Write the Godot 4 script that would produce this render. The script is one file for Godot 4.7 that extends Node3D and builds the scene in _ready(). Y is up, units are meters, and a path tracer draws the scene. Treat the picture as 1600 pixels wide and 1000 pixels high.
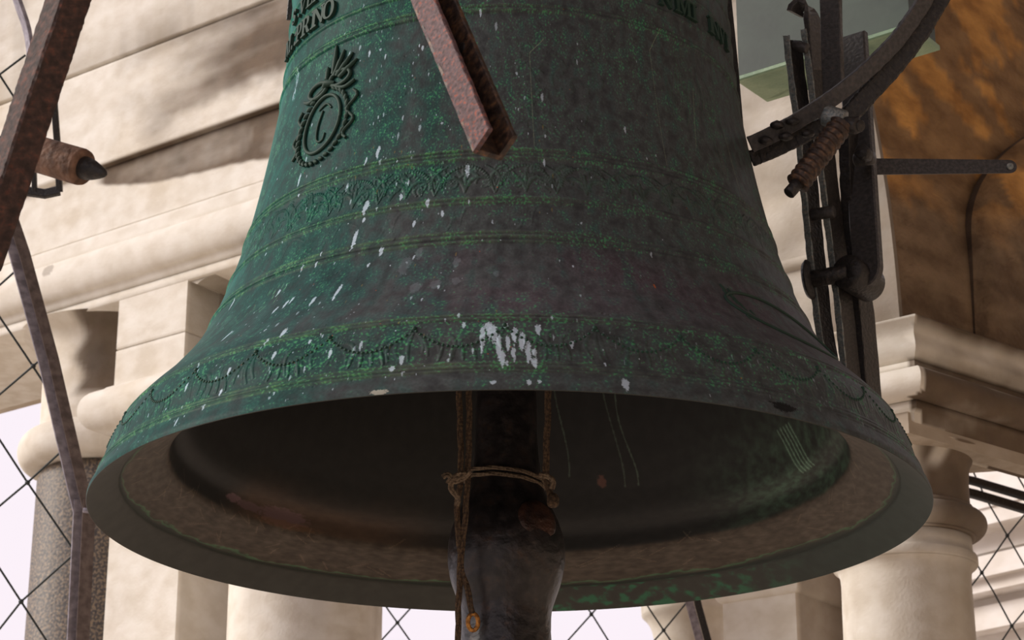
extends Node3D

# Belfry frame: U runs along the left wall (away to the left), W runs away to the right, R is the right-hand wall.
const U := Vector3(-0.8, 0, -0.6)
const W := Vector3(0.6, 0, -0.8)
const R := Vector3(0.76604, 0, -0.64279)
const EYE := Vector3(0, 1.6, 0)
const FOCAL := 3500.0
const BELL := Vector3(-0.004, 2.6288, -3.867)
const WALL := 5.2

var fwd := Vector3(0, sin(deg_to_rad(20.0)), -cos(deg_to_rad(20.0)))
var upv := Vector3(0, cos(deg_to_rad(20.0)), sin(deg_to_rad(20.0)))
var rng := RandomNumberGenerator.new()
var na := FastNoiseLite.new()
var nb := FastNoiseLite.new()
var M := {}
var used := {}


# ---------------------------------------------------------------- helpers

func at(px: float, py: float, depth: float) -> Vector3:
	return EYE + (fwd + Vector3.RIGHT * ((px - 800.0) / FOCAL) + upv * ((500.0 - py) / FOCAL)) * depth

func plan(u: float, v: float, y: float) -> Vector3:
	return U * u + W * v + Vector3(0, y, 0)

func numbered(n: String) -> String:
	used[n] = used.get(n, -1) + 1
	return n if used[n] == 0 else "%s_%03d" % [n, used[n]]

func thing(called: String, label: String, category: String, pos := Vector3.ZERO, group := "") -> Node3D:
	var o := Node3D.new()
	o.name = numbered(called)
	add_child(o, true)
	o.position = pos
	o.set_meta("label", label)
	if category: o.set_meta("category", category)
	if group: o.set_meta("group", group)
	return o

func structure(called: String, label: String, pos := Vector3.ZERO) -> Node3D:
	var o := thing(called, label, "", pos)
	o.set_meta("kind", "structure")
	return o

func mb() -> SurfaceTool:
	var st := SurfaceTool.new()
	st.begin(Mesh.PRIMITIVE_TRIANGLES)
	return st

func put(st: SurfaceTool, called: String, mat: Material, parent: Node3D, label := "") -> MeshInstance3D:
	st.generate_normals()
	var o := MeshInstance3D.new()
	o.mesh = st.commit()
	o.material_override = mat
	o.mesh.surface_set_material(0, mat)
	o.name = called
	if label: o.set_meta("label", label)
	parent.add_child(o, true)
	return o

func quad(st: SurfaceTool, a: Vector3, b: Vector3, c: Vector3, d: Vector3) -> void:
	st.add_vertex(a); st.add_vertex(b); st.add_vertex(c)
	st.add_vertex(a); st.add_vertex(c); st.add_vertex(d)

# rings of equal length joined by quads; sections run clockwise seen against the direction of travel
func loft(st: SurfaceTool, rings: Array, o: Vector3, caps := true, smooth := false, closed := true) -> void:
	st.set_smooth_group(0 if smooth else -1)
	var n: int = rings[0].size()
	for i in rings.size() - 1:
		var a: PackedVector3Array = rings[i]
		var b: PackedVector3Array = rings[i + 1]
		for j in (n if closed else n - 1):
			var k := (j + 1) % n
			quad(st, a[j] - o, b[j] - o, b[k] - o, a[k] - o)
	if caps:
		st.set_smooth_group(-1)
		for e in [0, rings.size() - 1]:
			var r: PackedVector3Array = rings[e]
			var m := Vector3.ZERO
			for p in r: m += p
			m /= n
			for j in n:
				var k := (j + 1) % n
				st.add_vertex(m - o)
				st.add_vertex((r[j] if e == 0 else r[k]) - o)
				st.add_vertex((r[k] if e == 0 else r[j]) - o)

func section(w: float, t: float, ch: float) -> PackedVector2Array:
	var x := w * .5
	var y := t * .5
	return PackedVector2Array([Vector2(-x + ch, -y), Vector2(-x, -y + ch), Vector2(-x, y - ch), Vector2(-x + ch, y), Vector2(x - ch, y), Vector2(x, y - ch), Vector2(x, -y + ch), Vector2(x - ch, -y)])

# a bar of rectangular section along a path; wdir is the direction of its width
func bar(st: SurfaceTool, pts: Array, w: float, t: float, wdir: Vector3, o: Vector3, rough := 0.0, ch := 0.0) -> void:
	var sec := section(w, t, ch if ch > 0 else minf(w, t) * .12)
	var rings := []
	for i in pts.size():
		var d: Vector3 = (pts[mini(i + 1, pts.size() - 1)] - pts[maxi(i - 1, 0)]).normalized()
		var b := d.cross(wdir).normalized()
		var s := b.cross(d).normalized()
		var ring := PackedVector3Array()
		for q in sec:
			var p: Vector3 = pts[i] + s * q.x + b * q.y
			if rough > 0: p += Vector3(rng.randf_range(-1, 1), rng.randf_range(-1, 1), rng.randf_range(-1, 1)) * rough
			ring.append(p)
		rings.append(ring)
	loft(st, rings, o)

func dense(pts: Array, step: float) -> Array:
	var out := []
	for i in pts.size() - 1:
		var n := maxi(1, int(pts[i].distance_to(pts[i + 1]) / step))
		for k in n: out.append(pts[i].lerp(pts[i + 1], float(k) / n))
	out.append(pts[-1])
	return out

func curve(pts: Array, n: int) -> Array:
	var c := Curve3D.new()
	for i in pts.size():
		var t: Vector3 = (pts[mini(i + 1, pts.size() - 1)] - pts[maxi(i - 1, 0)]) / 6.0
		c.add_point(pts[i], -t, t)
	c.bake_interval = .004
	var out := []
	for k in n + 1: out.append(c.sample_baked(c.get_baked_length() * k / n, true))
	return out

func tube(st: SurfaceTool, pts: Array, rad, o: Vector3, sides := 8, caps := true) -> void:
	var rings := []
	var last := Vector3.ZERO
	for i in pts.size():
		var d: Vector3 = (pts[mini(i + 1, pts.size() - 1)] - pts[maxi(i - 1, 0)]).normalized()
		var s := last - d * last.dot(d)
		if s.length() < .1: s = d.cross(Vector3.UP if absf(d.y) < .9 else Vector3.RIGHT)
		s = s.normalized()
		last = s
		var b := d.cross(s)
		var r: float = rad[i] if rad is Array else rad
		var ring := PackedVector3Array()
		for j in sides:
			var a := -TAU * j / sides
			ring.append(pts[i] + (s * cos(a) + b * sin(a)) * r)
		rings.append(ring)
	loft(st, rings, o, caps, true)

# profile of Vector2(radius, height) turned about an axis
func lathe(st: SurfaceTool, prof: Array, seg: int, base := Vector3.ZERO, axis := Vector3.UP, jag := 0.0, tint = null) -> void:
	var x := axis.cross(Vector3(0.3, .1, 1)).normalized()
	if axis == Vector3.UP: x = Vector3.RIGHT
	var z := x.cross(axis)
	st.set_smooth_group(0)
	var rings := []
	for p in prof:
		var ring := PackedVector3Array()
		for j in seg + 1:
			var a := TAU * (j % seg) / seg
			var q: Vector3 = base + (x * sin(a) + z * cos(a)) * p.x + axis * p.y
			if jag > 0: q += (x * sin(a) + z * cos(a)) * jag * nb.get_noise_3d(q.x * 400, q.y * 400, q.z * 400)
			ring.append(q)
		rings.append(ring)
	for i in prof.size() - 1:
		for j in seg:
			for q in [rings[i][j], rings[i + 1][j], rings[i + 1][j + 1], rings[i][j], rings[i + 1][j + 1], rings[i][j + 1]]:
				if tint != null: st.set_color(tint.call(q))
				st.add_vertex(q)

func smooth_profile(pts: Array, n: int) -> Array:
	var a := []
	for p in pts: a.append(Vector3(p.x, p.y, 0))
	var out := []
	for p in curve(a, n): out.append(Vector2(p.x, p.y))
	return out

# a flat outline with thickness: outline in the plane of ax, ay; extruded along az
func plate(st: SurfaceTool, poly: Array, org: Vector3, ax: Vector3, ay: Vector3, az: Vector3, o: Vector3, ch := .002) -> void:
	st.set_smooth_group(-1)
	var p2 := PackedVector2Array(poly)
	if Geometry2D.is_polygon_clockwise(p2): p2.reverse()
	var inn := Geometry2D.offset_polygon(p2, -ch)
	var inner: PackedVector2Array = inn[0] if inn.size() and inn[0].size() == p2.size() else p2
	if inner.size() == p2.size() and inner != p2:
		var best := 0
		for k in inner.size():
			if inner[k].distance_to(p2[0]) < inner[best].distance_to(p2[0]): best = k
		var turned := PackedVector2Array()
		for k in inner.size(): turned.append(inner[(best + k) % inner.size()])
		inner = turned
	var tri := Geometry2D.triangulate_polygon(inner)
	var t := az.length()
	var zn := az / t
	var layers := [[inner, 0.0], [p2, ch], [p2, t - ch], [inner, t]]
	for e in [0, 3]:
		for k in range(0, tri.size(), 3):
			var idx := [tri[k], tri[k + 1], tri[k + 2]]
			for i in idx:
				var q: Vector2 = layers[e][0][i]
				st.add_vertex(org + ax * q.x + ay * q.y + zn * layers[e][1] - o)
	for l in 3:
		for i in p2.size():
			var j := (i + 1) % p2.size()
			var c := []
			for q in [[layers[l], i], [layers[l + 1], i], [layers[l + 1], j], [layers[l], j]]:
				var w: Vector2 = q[0][0][q[1]]
				c.append(org + ax * w.x + ay * w.y + zn * q[0][1] - o)
			quad(st, c[0], c[3], c[2], c[1])

# a block whose sides run along a, b, c from corner p
func block(st: SurfaceTool, p: Vector3, a: Vector3, b: Vector3, c: Vector3, o: Vector3, ch := .004) -> void:
	bar(st, [p + b * .5 + c * .5, p + a + b * .5 + c * .5], b.length(), c.length(), b.normalized(), o, 0, ch)

func stone_tint(q: Vector3, dirt_shade: float) -> Color:  # browns the stone, for stains and for shade painted on some faces
	var n := .5 + .5 * na.get_noise_3d(q.x * 60, q.y * 60, q.z * 60)
	var m := .5 + .5 * nb.get_noise_3d(q.x * 240, q.y * 240, q.z * 240)
	var clean := Color(.80, .755, .68).lerp(Color(.73, .655, .54), smoothstep(.45, 1.0, n))
	var brown_stone := Color(.085, .060, .040).lerp(Color(.185, .13, .086), m)
	return clean.lerp(brown_stone, clampf(dirt_shade, 0, 1))

# a moulded strip: profile of Vector2(out, height) run along a plan path with mitred corners; outs gives the outward direction of each leg
func moulding(st: SurfaceTool, prof: Array, path: Array, outs: Array, o: Vector3, step: float, dirt_shade: Callable) -> void:
	st.set_smooth_group(0)
	var cols := []
	for i in path.size() - 1:
		var oa: Vector3 = outs[i]
		var ma := oa
		var mbb := oa
		if i > 0: ma = (outs[i - 1] + oa) / (1.0 + outs[i - 1].dot(oa))
		if i < path.size() - 2: mbb = (outs[i + 1] + oa) / (1.0 + outs[i + 1].dot(oa))
		var n := maxi(1, int(path[i].distance_to(path[i + 1]) / step))
		var leg := []
		for k in n + 1:
			var t := float(k) / n
			var c := PackedVector3Array()
			for p in prof: c.append(path[i].lerp(path[i + 1], t) + ma.lerp(mbb, t) * p.x + Vector3(0, p.y, 0))
			leg.append(c)
		cols.append(leg)
	var li := 0
	for leg in cols:
		st.set_smooth_group(li); li += 1
		for i in leg.size() - 1:
			for j in prof.size() - 1:
				for q in [leg[i][j], leg[i][j + 1], leg[i + 1][j + 1], leg[i][j], leg[i + 1][j + 1], leg[i + 1][j]]:
					st.set_color(dirt_shade.call(q))
					st.add_vertex(q - o)

func noise_map(freq: float, cols: Array, offs: Array, size := 512, sd := 1, kind := FastNoiseLite.TYPE_SIMPLEX_SMOOTH, oct := 5) -> NoiseTexture2D:
	var n := FastNoiseLite.new()
	n.noise_type = kind; n.frequency = freq; n.seed = sd; n.fractal_octaves = oct
	var g := Gradient.new()
	g.offsets = PackedFloat32Array(offs)
	g.colors = PackedColorArray(cols)
	var t := NoiseTexture2D.new()
	t.width = size; t.height = size; t.seamless = true; t.noise = n; t.color_ramp = g
	return t

func surf(tex: Texture2D, scale: float, rough: float, metal := 0.0, bump: Texture2D = null, bump_cm := 0.0, vcol := false) -> StandardMaterial3D:
	var m := StandardMaterial3D.new()
	m.albedo_texture = tex
	m.uv1_triplanar = true
	m.uv1_world_triplanar = true
	m.uv1_scale = Vector3.ONE * scale
	m.roughness = rough; m.metallic = metal
	m.vertex_color_use_as_albedo = vcol
	if bump:
		m.heightmap_enabled = true; m.heightmap_texture = bump; m.heightmap_scale = bump_cm
	return m

func c8(r: int, g: int, b: int) -> Color: return Color8(r, g, b)


func make_materials() -> void:
	var grit := noise_map(.03, [Color.BLACK, Color.WHITE], [.0, 1.0], 512, 3)
	var fine := noise_map(.09, [Color.BLACK, Color.WHITE], [.2, .8], 512, 5)
	var wash := noise_map(.012, [c8(236, 232, 226), c8(247, 245, 242), c8(255, 255, 255)], [.25, .5, .75], 512, 7)
	M.stone = surf(wash, 1.6, .85, 0, fine, .05, true)
	var speck := noise_map(.11, [c8(62, 57, 55), c8(96, 88, 82), c8(140, 120, 96)], [.36, .52, .70], 512, 9, FastNoiseLite.TYPE_SIMPLEX, 5)
	M.granite = surf(speck, 1.1, .6, 0, fine, .1)
	var rust := noise_map(.035, [c8(48, 30, 27), c8(80, 58, 58), c8(96, 76, 80), c8(108, 80, 76), c8(176, 78, 48)], [.18, .36, .55, .7, .84], 512, 11)
	M.rust = surf(rust, 7.0, .75, .1, grit, .14)
	M.dark_rust = surf(noise_map(.03, [c8(38, 28, 24), c8(66, 50, 42), c8(92, 70, 54), c8(132, 92, 60)], [.3, .5, .68, .84], 256, 37), 9.0, .55, .15, grit, .1)
	M.brown_rust = surf(noise_map(.03, [c8(84, 60, 46), c8(118, 88, 70), c8(140, 106, 86)], [.3, .5, .75], 256, 41), 6.0, .75, 0, grit, .15)
	var oldrust := noise_map(.03, [c8(44, 32, 28), c8(66, 48, 43), c8(86, 62, 54), c8(134, 74, 56)], [.3, .5, .68, .88], 512, 13)
	M.old_rust = surf(oldrust, 5.0, .8, .1, grit, .15)
	var steel := noise_map(.03, [c8(52, 50, 50), c8(64, 61, 61), c8(76, 73, 73), c8(92, 76, 66)], [.2, .45, .7, .92], 512, 15)
	M.steel = surf(steel, 7.0, .5, .15, grit, .1)
	var darksteel := noise_map(.03, [c8(28, 26, 26), c8(38, 35, 35), c8(48, 44, 43), c8(78, 64, 52)], [.2, .45, .7, .92], 512, 17)
	M.dark_steel = surf(darksteel, 7.0, .5, .1, grit, .16)
	var blued := noise_map(.03, [c8(84, 92, 94), c8(120, 128, 130), c8(150, 152, 148), c8(122, 96, 78)], [.2, .45, .68, .85], 512, 19)
	M.pale_steel = surf(blued, 9.0, .5, .3, grit, .1)  # pale tone carries the light that falls on the link edges
	var green := noise_map(.01, [c8(38, 52, 46), c8(46, 62, 54), c8(56, 72, 62)], [.3, .5, .75], 512, 21)
	M.green_paint = surf(green, 1.2, .5, 0, fine, .008)
	M.pale_green = surf(noise_map(.01, [c8(110, 138, 112), c8(134, 160, 130), c8(160, 182, 150)], [.3, .5, .75], 256, 43), 1.6, .5, 0, fine, .05)  # beam green made lighter to hold the bounce light from below
	var iron := noise_map(.02, [c8(28, 26, 27), c8(42, 39, 40), c8(56, 51, 52), c8(74, 58, 50)], [.25, .5, .7, .92], 512, 23)
	M.clapper = surf(iron, 3.0, .38, .2, grit, .15)
	M.strike = surf(noise_map(.02, [c8(40, 30, 28), c8(66, 44, 37), c8(84, 58, 48)], [.3, .55, .8], 256, 25), 5.0, .45, .3, grit, .2)
	var hemp := noise_map(.05, [c8(44, 33, 26), c8(76, 58, 44), c8(108, 86, 62)], [.3, .5, .75], 256, 27)
	M.rope = surf(hemp, 12.0, .95, 0, fine, .2)
	M.pale_rope = surf(noise_map(.05, [c8(80, 66, 54), c8(120, 102, 84), c8(150, 130, 106)], [.3, .5, .75], 256, 29), 12.0, .95, 0, fine, .2)
	M.brass = surf(noise_map(.05, [c8(96, 62, 28), c8(168, 110, 48), c8(206, 150, 76)], [.3, .5, .75], 256, 31), 9.0, .5, .5)
	M.post = surf(noise_map(.03, [c8(120, 114, 122), c8(146, 140, 150), c8(168, 160, 170)], [.3, .5, .75], 256, 33), 4.0, .55, .2, fine, .05)
	M.post_side = surf(noise_map(.03, [c8(74, 62, 58), c8(96, 82, 78), c8(112, 98, 92)], [.3, .5, .75], 256, 39), 4.0, .6, .1, fine, .05)  # shade of the unlit post face, put into a darker tone
	var wire := StandardMaterial3D.new()
	wire.albedo_color = c8(52, 58, 58); wire.roughness = .6; wire.metallic = .3
	M.wire = wire
	var bead := StandardMaterial3D.new()
	bead.albedo_color = c8(40, 66, 55); bead.roughness = .55; bead.metallic_specular = .3
	M.bronze_relief = bead
	var dark_relief := StandardMaterial3D.new()
	dark_relief.albedo_color = c8(44, 64, 55); dark_relief.roughness = .6; dark_relief.metallic_specular = .3
	M.dark_relief = dark_relief
	var plaster := noise_map(.012, [c8(188, 178, 168), c8(226, 220, 212), c8(255, 252, 248)], [.3, .5, .72], 512, 35)
	M.browned = surf(plaster, 1.3, .9, 0, fine, .3)
	M.browned.vertex_color_use_as_albedo = true  # vertex colours bring in the painted sun patches
	M.pale = surf(wash, .7, .9, 0, null, 0, true)


func _ready() -> void:
	rng.seed = 20
	na.frequency = .03; na.fractal_octaves = 5; na.seed = 4
	nb.frequency = .03; nb.fractal_octaves = 4; nb.seed = 9

	# camera
	var cam := Camera3D.new()
	cam.name = "camera"
	cam.position = EYE
	cam.rotation_degrees = Vector3(20, 0, 0)
	cam.fov = rad_to_deg(2.0 * atan(500.0 / FOCAL))
	cam.near = .05; cam.far = 400
	add_child(cam)
	var lens := CameraAttributesPhysical.new()
	lens.frustum_focal_length = 84.0
	lens.frustum_near = .05; lens.frustum_far = 400
	lens.frustum_focus_distance = 3.65
	lens.exposure_aperture = 18.0
	cam.attributes = lens
	cam.current = true

	# sky and exposure
	var env := Environment.new()
	var sky := Sky.new()
	var sm := ProceduralSkyMaterial.new()
	sm.sky_top_color = Color(.985, .95, .985); sm.sky_horizon_color = Color(.995, .943, .968)
	sm.ground_bottom_color = Color(.62, .58, .54); sm.ground_horizon_color = Color(.995, .943, .968)
	sm.sky_energy_multiplier = 1.0; sm.ground_energy_multiplier = 1.0
	sm.sun_angle_max = 1.0
	sky.sky_material = sm
	env.background_mode = Environment.BG_SKY
	env.sky = sky
	env.tonemap_mode = Environment.TONE_MAPPER_LINEAR
	env.tonemap_exposure = 1.0
	env.sdfgi_enabled = true; env.ssao_enabled = true; env.ssil_enabled = true
	var we := WorldEnvironment.new()
	we.environment = env
	we.name = "world"
	add_child(we)

	# hazy sun, low from the left
	var sun := DirectionalLight3D.new()
	sun.name = "sun"
	sun.light_color = Color(1.0, .965, .92)
	sun.light_energy = 1.02
	sun.light_angular_distance = 24.0
	sun.sky_mode = DirectionalLight3D.SKY_MODE_LIGHT_ONLY
	sun.shadow_enabled = true
	add_child(sun)
	sun.look_at_from_position(Vector3(-9, 4.2, -.4), Vector3.ZERO)

	make_materials()
	build_setting()
	build_left_wall()
	build_right_wall()
	build_columns()
	build_outside()
	build_bell()
	build_clapper()
	build_headgear()
	build_hammer_gear()
	build_left_iron()
	build_nets()


# ---------------------------------------------------------------- setting

func build_setting() -> void:
	var f := structure("floor", "stone floor of the belfry below the bell")
	var st := mb()
	st.set_color(Color(.6, .53, .45))
	block(st, Vector3(-9, -.3, -13), Vector3(18, 0, 0), Vector3(0, .3, 0), Vector3(0, 0, 17), Vector3.ZERO)
	put(st, "paving", M.stone, f)
	var c := structure("ceiling", "unseen stone ceiling above the bell, cut back to let sky light in")
	st = mb()
	st.set_color(Color(.30, .25, .20))
	block(st, plan(-3, -4.2, 6.6), U * 6.2, W * 12.0, Vector3(0, .4, 0), Vector3.ZERO)  # unseen slab, added to dim the bell and cut short at the left
	put(st, "vault_slab", M.stone, c)
	var r := structure("wall_rear", "unseen stone wall behind the camera, shortened to let sky light in")
	st = mb()
	st.set_color(Color(.5, .43, .35))
	block(st, Vector3(1.2, 0, 3.2), Vector3(4.8, 0, 0), Vector3(0, 6.6, 0), Vector3(0, 0, .5), Vector3.ZERO)  # unseen wall, kept to the right half so sky reaches the bell
	put(st, "masonry", M.stone, r)
	var s := structure("wall_side", "unseen stone wall right of the camera, lengthened to darken the bell flank")
	st = mb()
	st.set_color(Color(.5, .43, .35))
	block(st, Vector3(5.4, 0, -11.0), Vector3(.5, 0, 0), Vector3(0, 6.6, 0), Vector3(0, 0, 14.2), Vector3.ZERO)  # unseen wall, lengthened to darken the right flank of the bell
	put(st, "masonry", M.stone, s)


func uv_of(q: Vector3) -> Vector2: return Vector2(q.dot(U), q.y)

func left_dirt(q: Vector3) -> Color:
	var p := uv_of(q)
	var n := nb.get_noise_2d(p.x * 90, p.y * 90)
	var n2 := na.get_noise_2d(p.x * 30, p.y * 160)
	var d := 0.0
	# sheltered frieze: a brown crust whose lower border the rain has washed
	var t := clampf((5.85 - p.x) / .9, 0, 1)
	var low := lerpf(4.935, 4.80, pow(t, .55)) + n * .02
	if p.y < 4.985 and p.y > 4.7:
		d = maxf(d, smoothstep(low - .006, low + .012, p.y) * (.98 + .35 * n + .3 * n2) * smoothstep(5.86, 5.78, p.x))
		d *= 1.0 - .5 * smoothstep(.1, .5, na.get_noise_2d(p.x * 120, p.y * 40 + 90)) * smoothstep(5.15, 4.95, p.x)
	# wash on the lower fascia, heavier towards the bell
	if p.y >= 4.985 and p.y < 5.41:
		var w := smoothstep(5.85, 5.25, p.x) * smoothstep(5.02, 5.12, p.y + n * .08) * (.42 + .5 * smoothstep(5.6, 5.0, p.x))
		d = maxf(d, w + .45 * n2 * smoothstep(5.9, 5.5, p.x) + .12 * n)
	if p.y >= 5.41:
		d = maxf(d, .04 + .55 * n * smoothstep(.0, .5, n) + .25 * maxf(0, n2))
	if p.y < 4.7: d = maxf(d, .05 * n)
	# right of the bell: soft brown clouding
	if p.x < 3.7:
		d = maxf(d, .30 + .35 * n2 + .25 * n + .16 * smoothstep(4.0, 4.5, p.y))
		if p.x < 2.80 and p.y < 4.4: d = maxf(d, .72 + .2 * n)
	# a chip on the roll
	if Vector2((p.x - 6.0) * 1.0, p.y - 4.60).length() < .022 + .02 * n: d = .45
	return stone_tint(q, d)

func build_left_wall() -> void:
	var w := structure("wall_left", "pale stone entablature with a brown weather crust, left of and behind the bell")
	var front := -W
	var a := plan(7.2, WALL, 0)
	var b := plan(4.75, WALL, 0)
	var c := plan(3.75, WALL, 0)
	var spec := {
		"fascia": [[Vector2(-.3, 6.6), Vector2(.03, 6.6), Vector2(.03, 6.2), Vector2(.03, 5.8), Vector2(.03, 5.6), Vector2(.03, 5.418), Vector2(.024, 5.412), Vector2(-.05, 5.41)], 4],
		"lower_fascia": [[Vector2(-.05, 5.406), Vector2(.016, 5.404), Vector2(.022, 5.398)], 40],
		"frieze": [[Vector2(-.028, 4.986)], 26],
		"roll_moulding": [[], 0],
		"lower_band": [[], 0]}
	var prof: Array = spec["lower_fascia"][0].duplicate()
	for k in 45: prof.append(Vector2(.022, 5.39 - .4 * k / 44.0))
	prof.append(Vector2(.014, 4.984)); prof.append(Vector2(-.06, 4.983))
	spec["lower_fascia"][0] = prof
	prof = [Vector2(-.06, 4.983)]
	for k in 40: prof.append(Vector2(-.006, 4.982 - .262 * k / 39.0))
	prof.append(Vector2(-.03, 4.716)); prof.append(Vector2(-.05, 4.715))
	spec["frieze"][0] = prof
	prof = [Vector2(-.05, 4.716), Vector2(.0, 4.714)]
	for k in 6: prof.append(Vector2(.012 + .002 * k, 4.708 - .012 * k))
	for k in 25:
		var t := PI * k / 24.0
		prof.append(Vector2(.02 + .045 * sin(t), 4.565 + .075 * cos(t)))
	prof.append(Vector2(.012, 4.48)); prof.append(Vector2(.01, 4.462)); prof.append(Vector2(-.03, 4.46))
	spec["roll_moulding"][0] = prof
	prof = [Vector2(-.03, 4.461), Vector2(.004, 4.46), Vector2(.004, 4.43), Vector2(-.002, 4.424), Vector2(-.6, 4.422)]
	spec["lower_band"][0] = prof
	for key in spec:
		var st := mb()
		moulding(st, spec[key][0], [a, b, c], [front, front], Vector3.ZERO, .008 if key != "lower_band" else .02, left_dirt)
		put(st, key, M.stone, w)
	var core := mb()
	core.set_color(Color(.6, .52, .42))
	block(core, plan(3.7, WALL + .06, 4.43), U * 3.5, W * .6, Vector3(0, 2.17, 0), Vector3.ZERO)
	put(core, "core", M.stone, w)

	# spandrel right of the bell: front face with an arched right edge
	var sp := mb()
	var n := 60
	var rows := 90
	sp.set_smooth_group(0)
	for i in rows:
		for j in n:
			var q := []
			for e in [[i, j], [i + 1, j], [i + 1, j + 1], [i, j + 1]]:
				var y: float = lerpf(3.5, 6.6, pow(float(e[0]) / rows, 1.3))
				q.append(plan(lerpf(3.75, edge_u(y), float(e[1]) / n), WALL, y))
			for k in [0, 1, 2, 0, 2, 3]:
				sp.set_color(left_dirt(q[k]))
				sp.add_vertex(q[k])
	for i in rows:
		var y0: float = lerpf(3.5, 6.6, pow(float(i) / rows, 1.3))
		var y1: float = lerpf(3.5, 6.6, pow(float(i + 1) / rows, 1.3))
		var q := [plan(edge_u(y0), WALL, y0), plan(edge_u(y1), WALL, y1), plan(edge_u(y1), WALL + .3, y1), plan(edge_u(y0), WALL + .3, y0)]
		sp.set_smooth_group(2)
		for k in [0, 1, 2, 0, 2, 3]:
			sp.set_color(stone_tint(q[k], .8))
			sp.add_vertex(q[k])
	put(sp, "arch_spandrel", M.stone, w)
	# the faint string moulding on it
	var sm := mb()
	prof = [Vector2(-.01, 3.935), Vector2(.012, 3.93), Vector2(.02, 3.915), Vector2(.012, 3.9), Vector2(-.01, 3.893)]
	moulding(sm, prof, [plan(3.75, WALL, 0), plan(2.84, WALL, 0)], [front], Vector3.ZERO, .01, left_dirt)
	put(sm, "string_moulding", M.stone, w)

	# pier under the entablature
	var p := thing("stone_pier", "square white stone pier with a rounded collar, left of the bell under the roll moulding", "pier")
	p.set_meta("kind", "structure")
	var st := mb()
	var path := [plan(5.642, WALL + .27, 0), plan(5.642, WALL, 0), plan(5.297, WALL, 0), plan(5.297, WALL + .27, 0)]
	var outs := [U, -W, -U]
	var white := func(q: Vector3) -> Color: return stone_tint(q, .02 + .1 * nb.get_noise_3d(q.x * 80, q.y * 80, q.z * 80) + (.30 if q.dot(W) > WALL + .012 else 0.0))  # return faces browned to stand for their unlit side
	prof = [Vector2(-.02, 3.93)]
	for k in 40: prof.append(Vector2(0, 3.9 - 3.9 * k / 39.0))
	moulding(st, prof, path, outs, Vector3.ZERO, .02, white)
	put(st, "shaft", M.stone, p)
	st = mb()
	prof = [Vector2(0, 4.10), Vector2(.03, 4.09)]
	for k in 13:
		var t := PI * k / 12.0
		prof.append(Vector2(.045 + .055 * sin(t), 4.0 + .075 * cos(t)))
	prof.append(Vector2(.03, 3.915)); prof.append(Vector2(-.02, 3.91))
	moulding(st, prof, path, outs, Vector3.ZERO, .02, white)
	put(st, "collar", M.stone, p)
	st = mb()
	path = [plan(5.668, WALL + .5, 0), plan(5.668, WALL, 0), plan(5.325, WALL, 0), plan(5.325, WALL + .16, 0)]
	prof = []
	for k in 20: prof.append(Vector2(0, 4.43 - .19 * k / 19.0))
	prof.append(Vector2(-.004, 4.237))
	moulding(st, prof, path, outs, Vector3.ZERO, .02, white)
	put(st, "upper_block", M.stone, p)
	st = mb()
	prof = [Vector2(-.004, 4.235)]
	for k in 10: prof.append(Vector2(0, 4.232 - .15 * k / 9.0))
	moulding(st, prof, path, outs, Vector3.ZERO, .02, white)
	put(st, "lower_block", M.stone, p)
	# the arched recess beside it
	var rec := structure("wall_recess", "brown arched recess between the white pier and the bell")
	st = mb()
	var rd := func(q: Vector3) -> Color:
		var s := uv_of(q)
		return stone_tint(q, .55 + .5 * smoothstep(.1, .0, Vector2((s.x - 5.19) * .8, s.y - 4.30).length() - .07))  # dark patch coloured in for the deep shade of the recess
	prof = []
	for k in 40: prof.append(Vector2(0, 4.43 - .6 * k / 39.0))
	moulding(st, prof, [plan(5.33, WALL + .16, 0), plan(4.4, WALL + .16, 0)], [-W], Vector3.ZERO, .015, rd)
	put(st, "back", M.stone, rec)
	st = mb()
	var arc := []
	for k in 13:
		var t := PI * .5 * k / 12.0
		arc.append(Vector2(5.29 - .19 * sin(t), 4.30 + .11 * sin(t) + .0))
	var outl: Array = [Vector2(4.4, 4.46), Vector2(5.345, 4.46), Vector2(5.325, 4.425)]
	for k in 13:
		var t := PI * .5 * k / 12.0
		outl.append(Vector2(5.285 - .12 * (1 - cos(t)), 4.405 + .02 * sin(t)))
	outl.append(Vector2(4.4, 4.43))
	st.set_color(stone_tint(plan(5.2, WALL, 4.4), .5))
	plate(st, outl, plan(0, WALL + .01, 0), U, Vector3.UP, W * .14, Vector3.ZERO)
	put(st, "arch_head", M.stone, rec)


func edge_u(y: float) -> float:
	# right-hand arris of the spandrel: upright at the impost, then leaning over into an arch
	return 2.585 + .02 * (y - 3.68) + .10 * pow(maxf(0, y - 3.75), 2.0)

func sun_patch_tint(q: Vector3) -> Color:
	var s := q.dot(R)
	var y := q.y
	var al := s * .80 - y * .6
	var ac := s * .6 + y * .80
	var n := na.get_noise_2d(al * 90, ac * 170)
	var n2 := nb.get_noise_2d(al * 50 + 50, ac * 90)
	# warm sun patches painted into the colour above, plain darker brown below
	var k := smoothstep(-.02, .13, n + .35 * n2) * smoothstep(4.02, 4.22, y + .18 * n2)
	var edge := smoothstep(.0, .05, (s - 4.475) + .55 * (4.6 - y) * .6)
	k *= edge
	var dirt_shade := Color(.19, .135, .088).lerp(Color(.36, .255, .165), .5 + .5 * n)
	dirt_shade = dirt_shade.lerp(dirt_shade * .6 + Color(.26, .145, .05), smoothstep(4.0, 4.3, y))
	return dirt_shade.lerp(Color(.90, .47, .125), k * .75)

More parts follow.
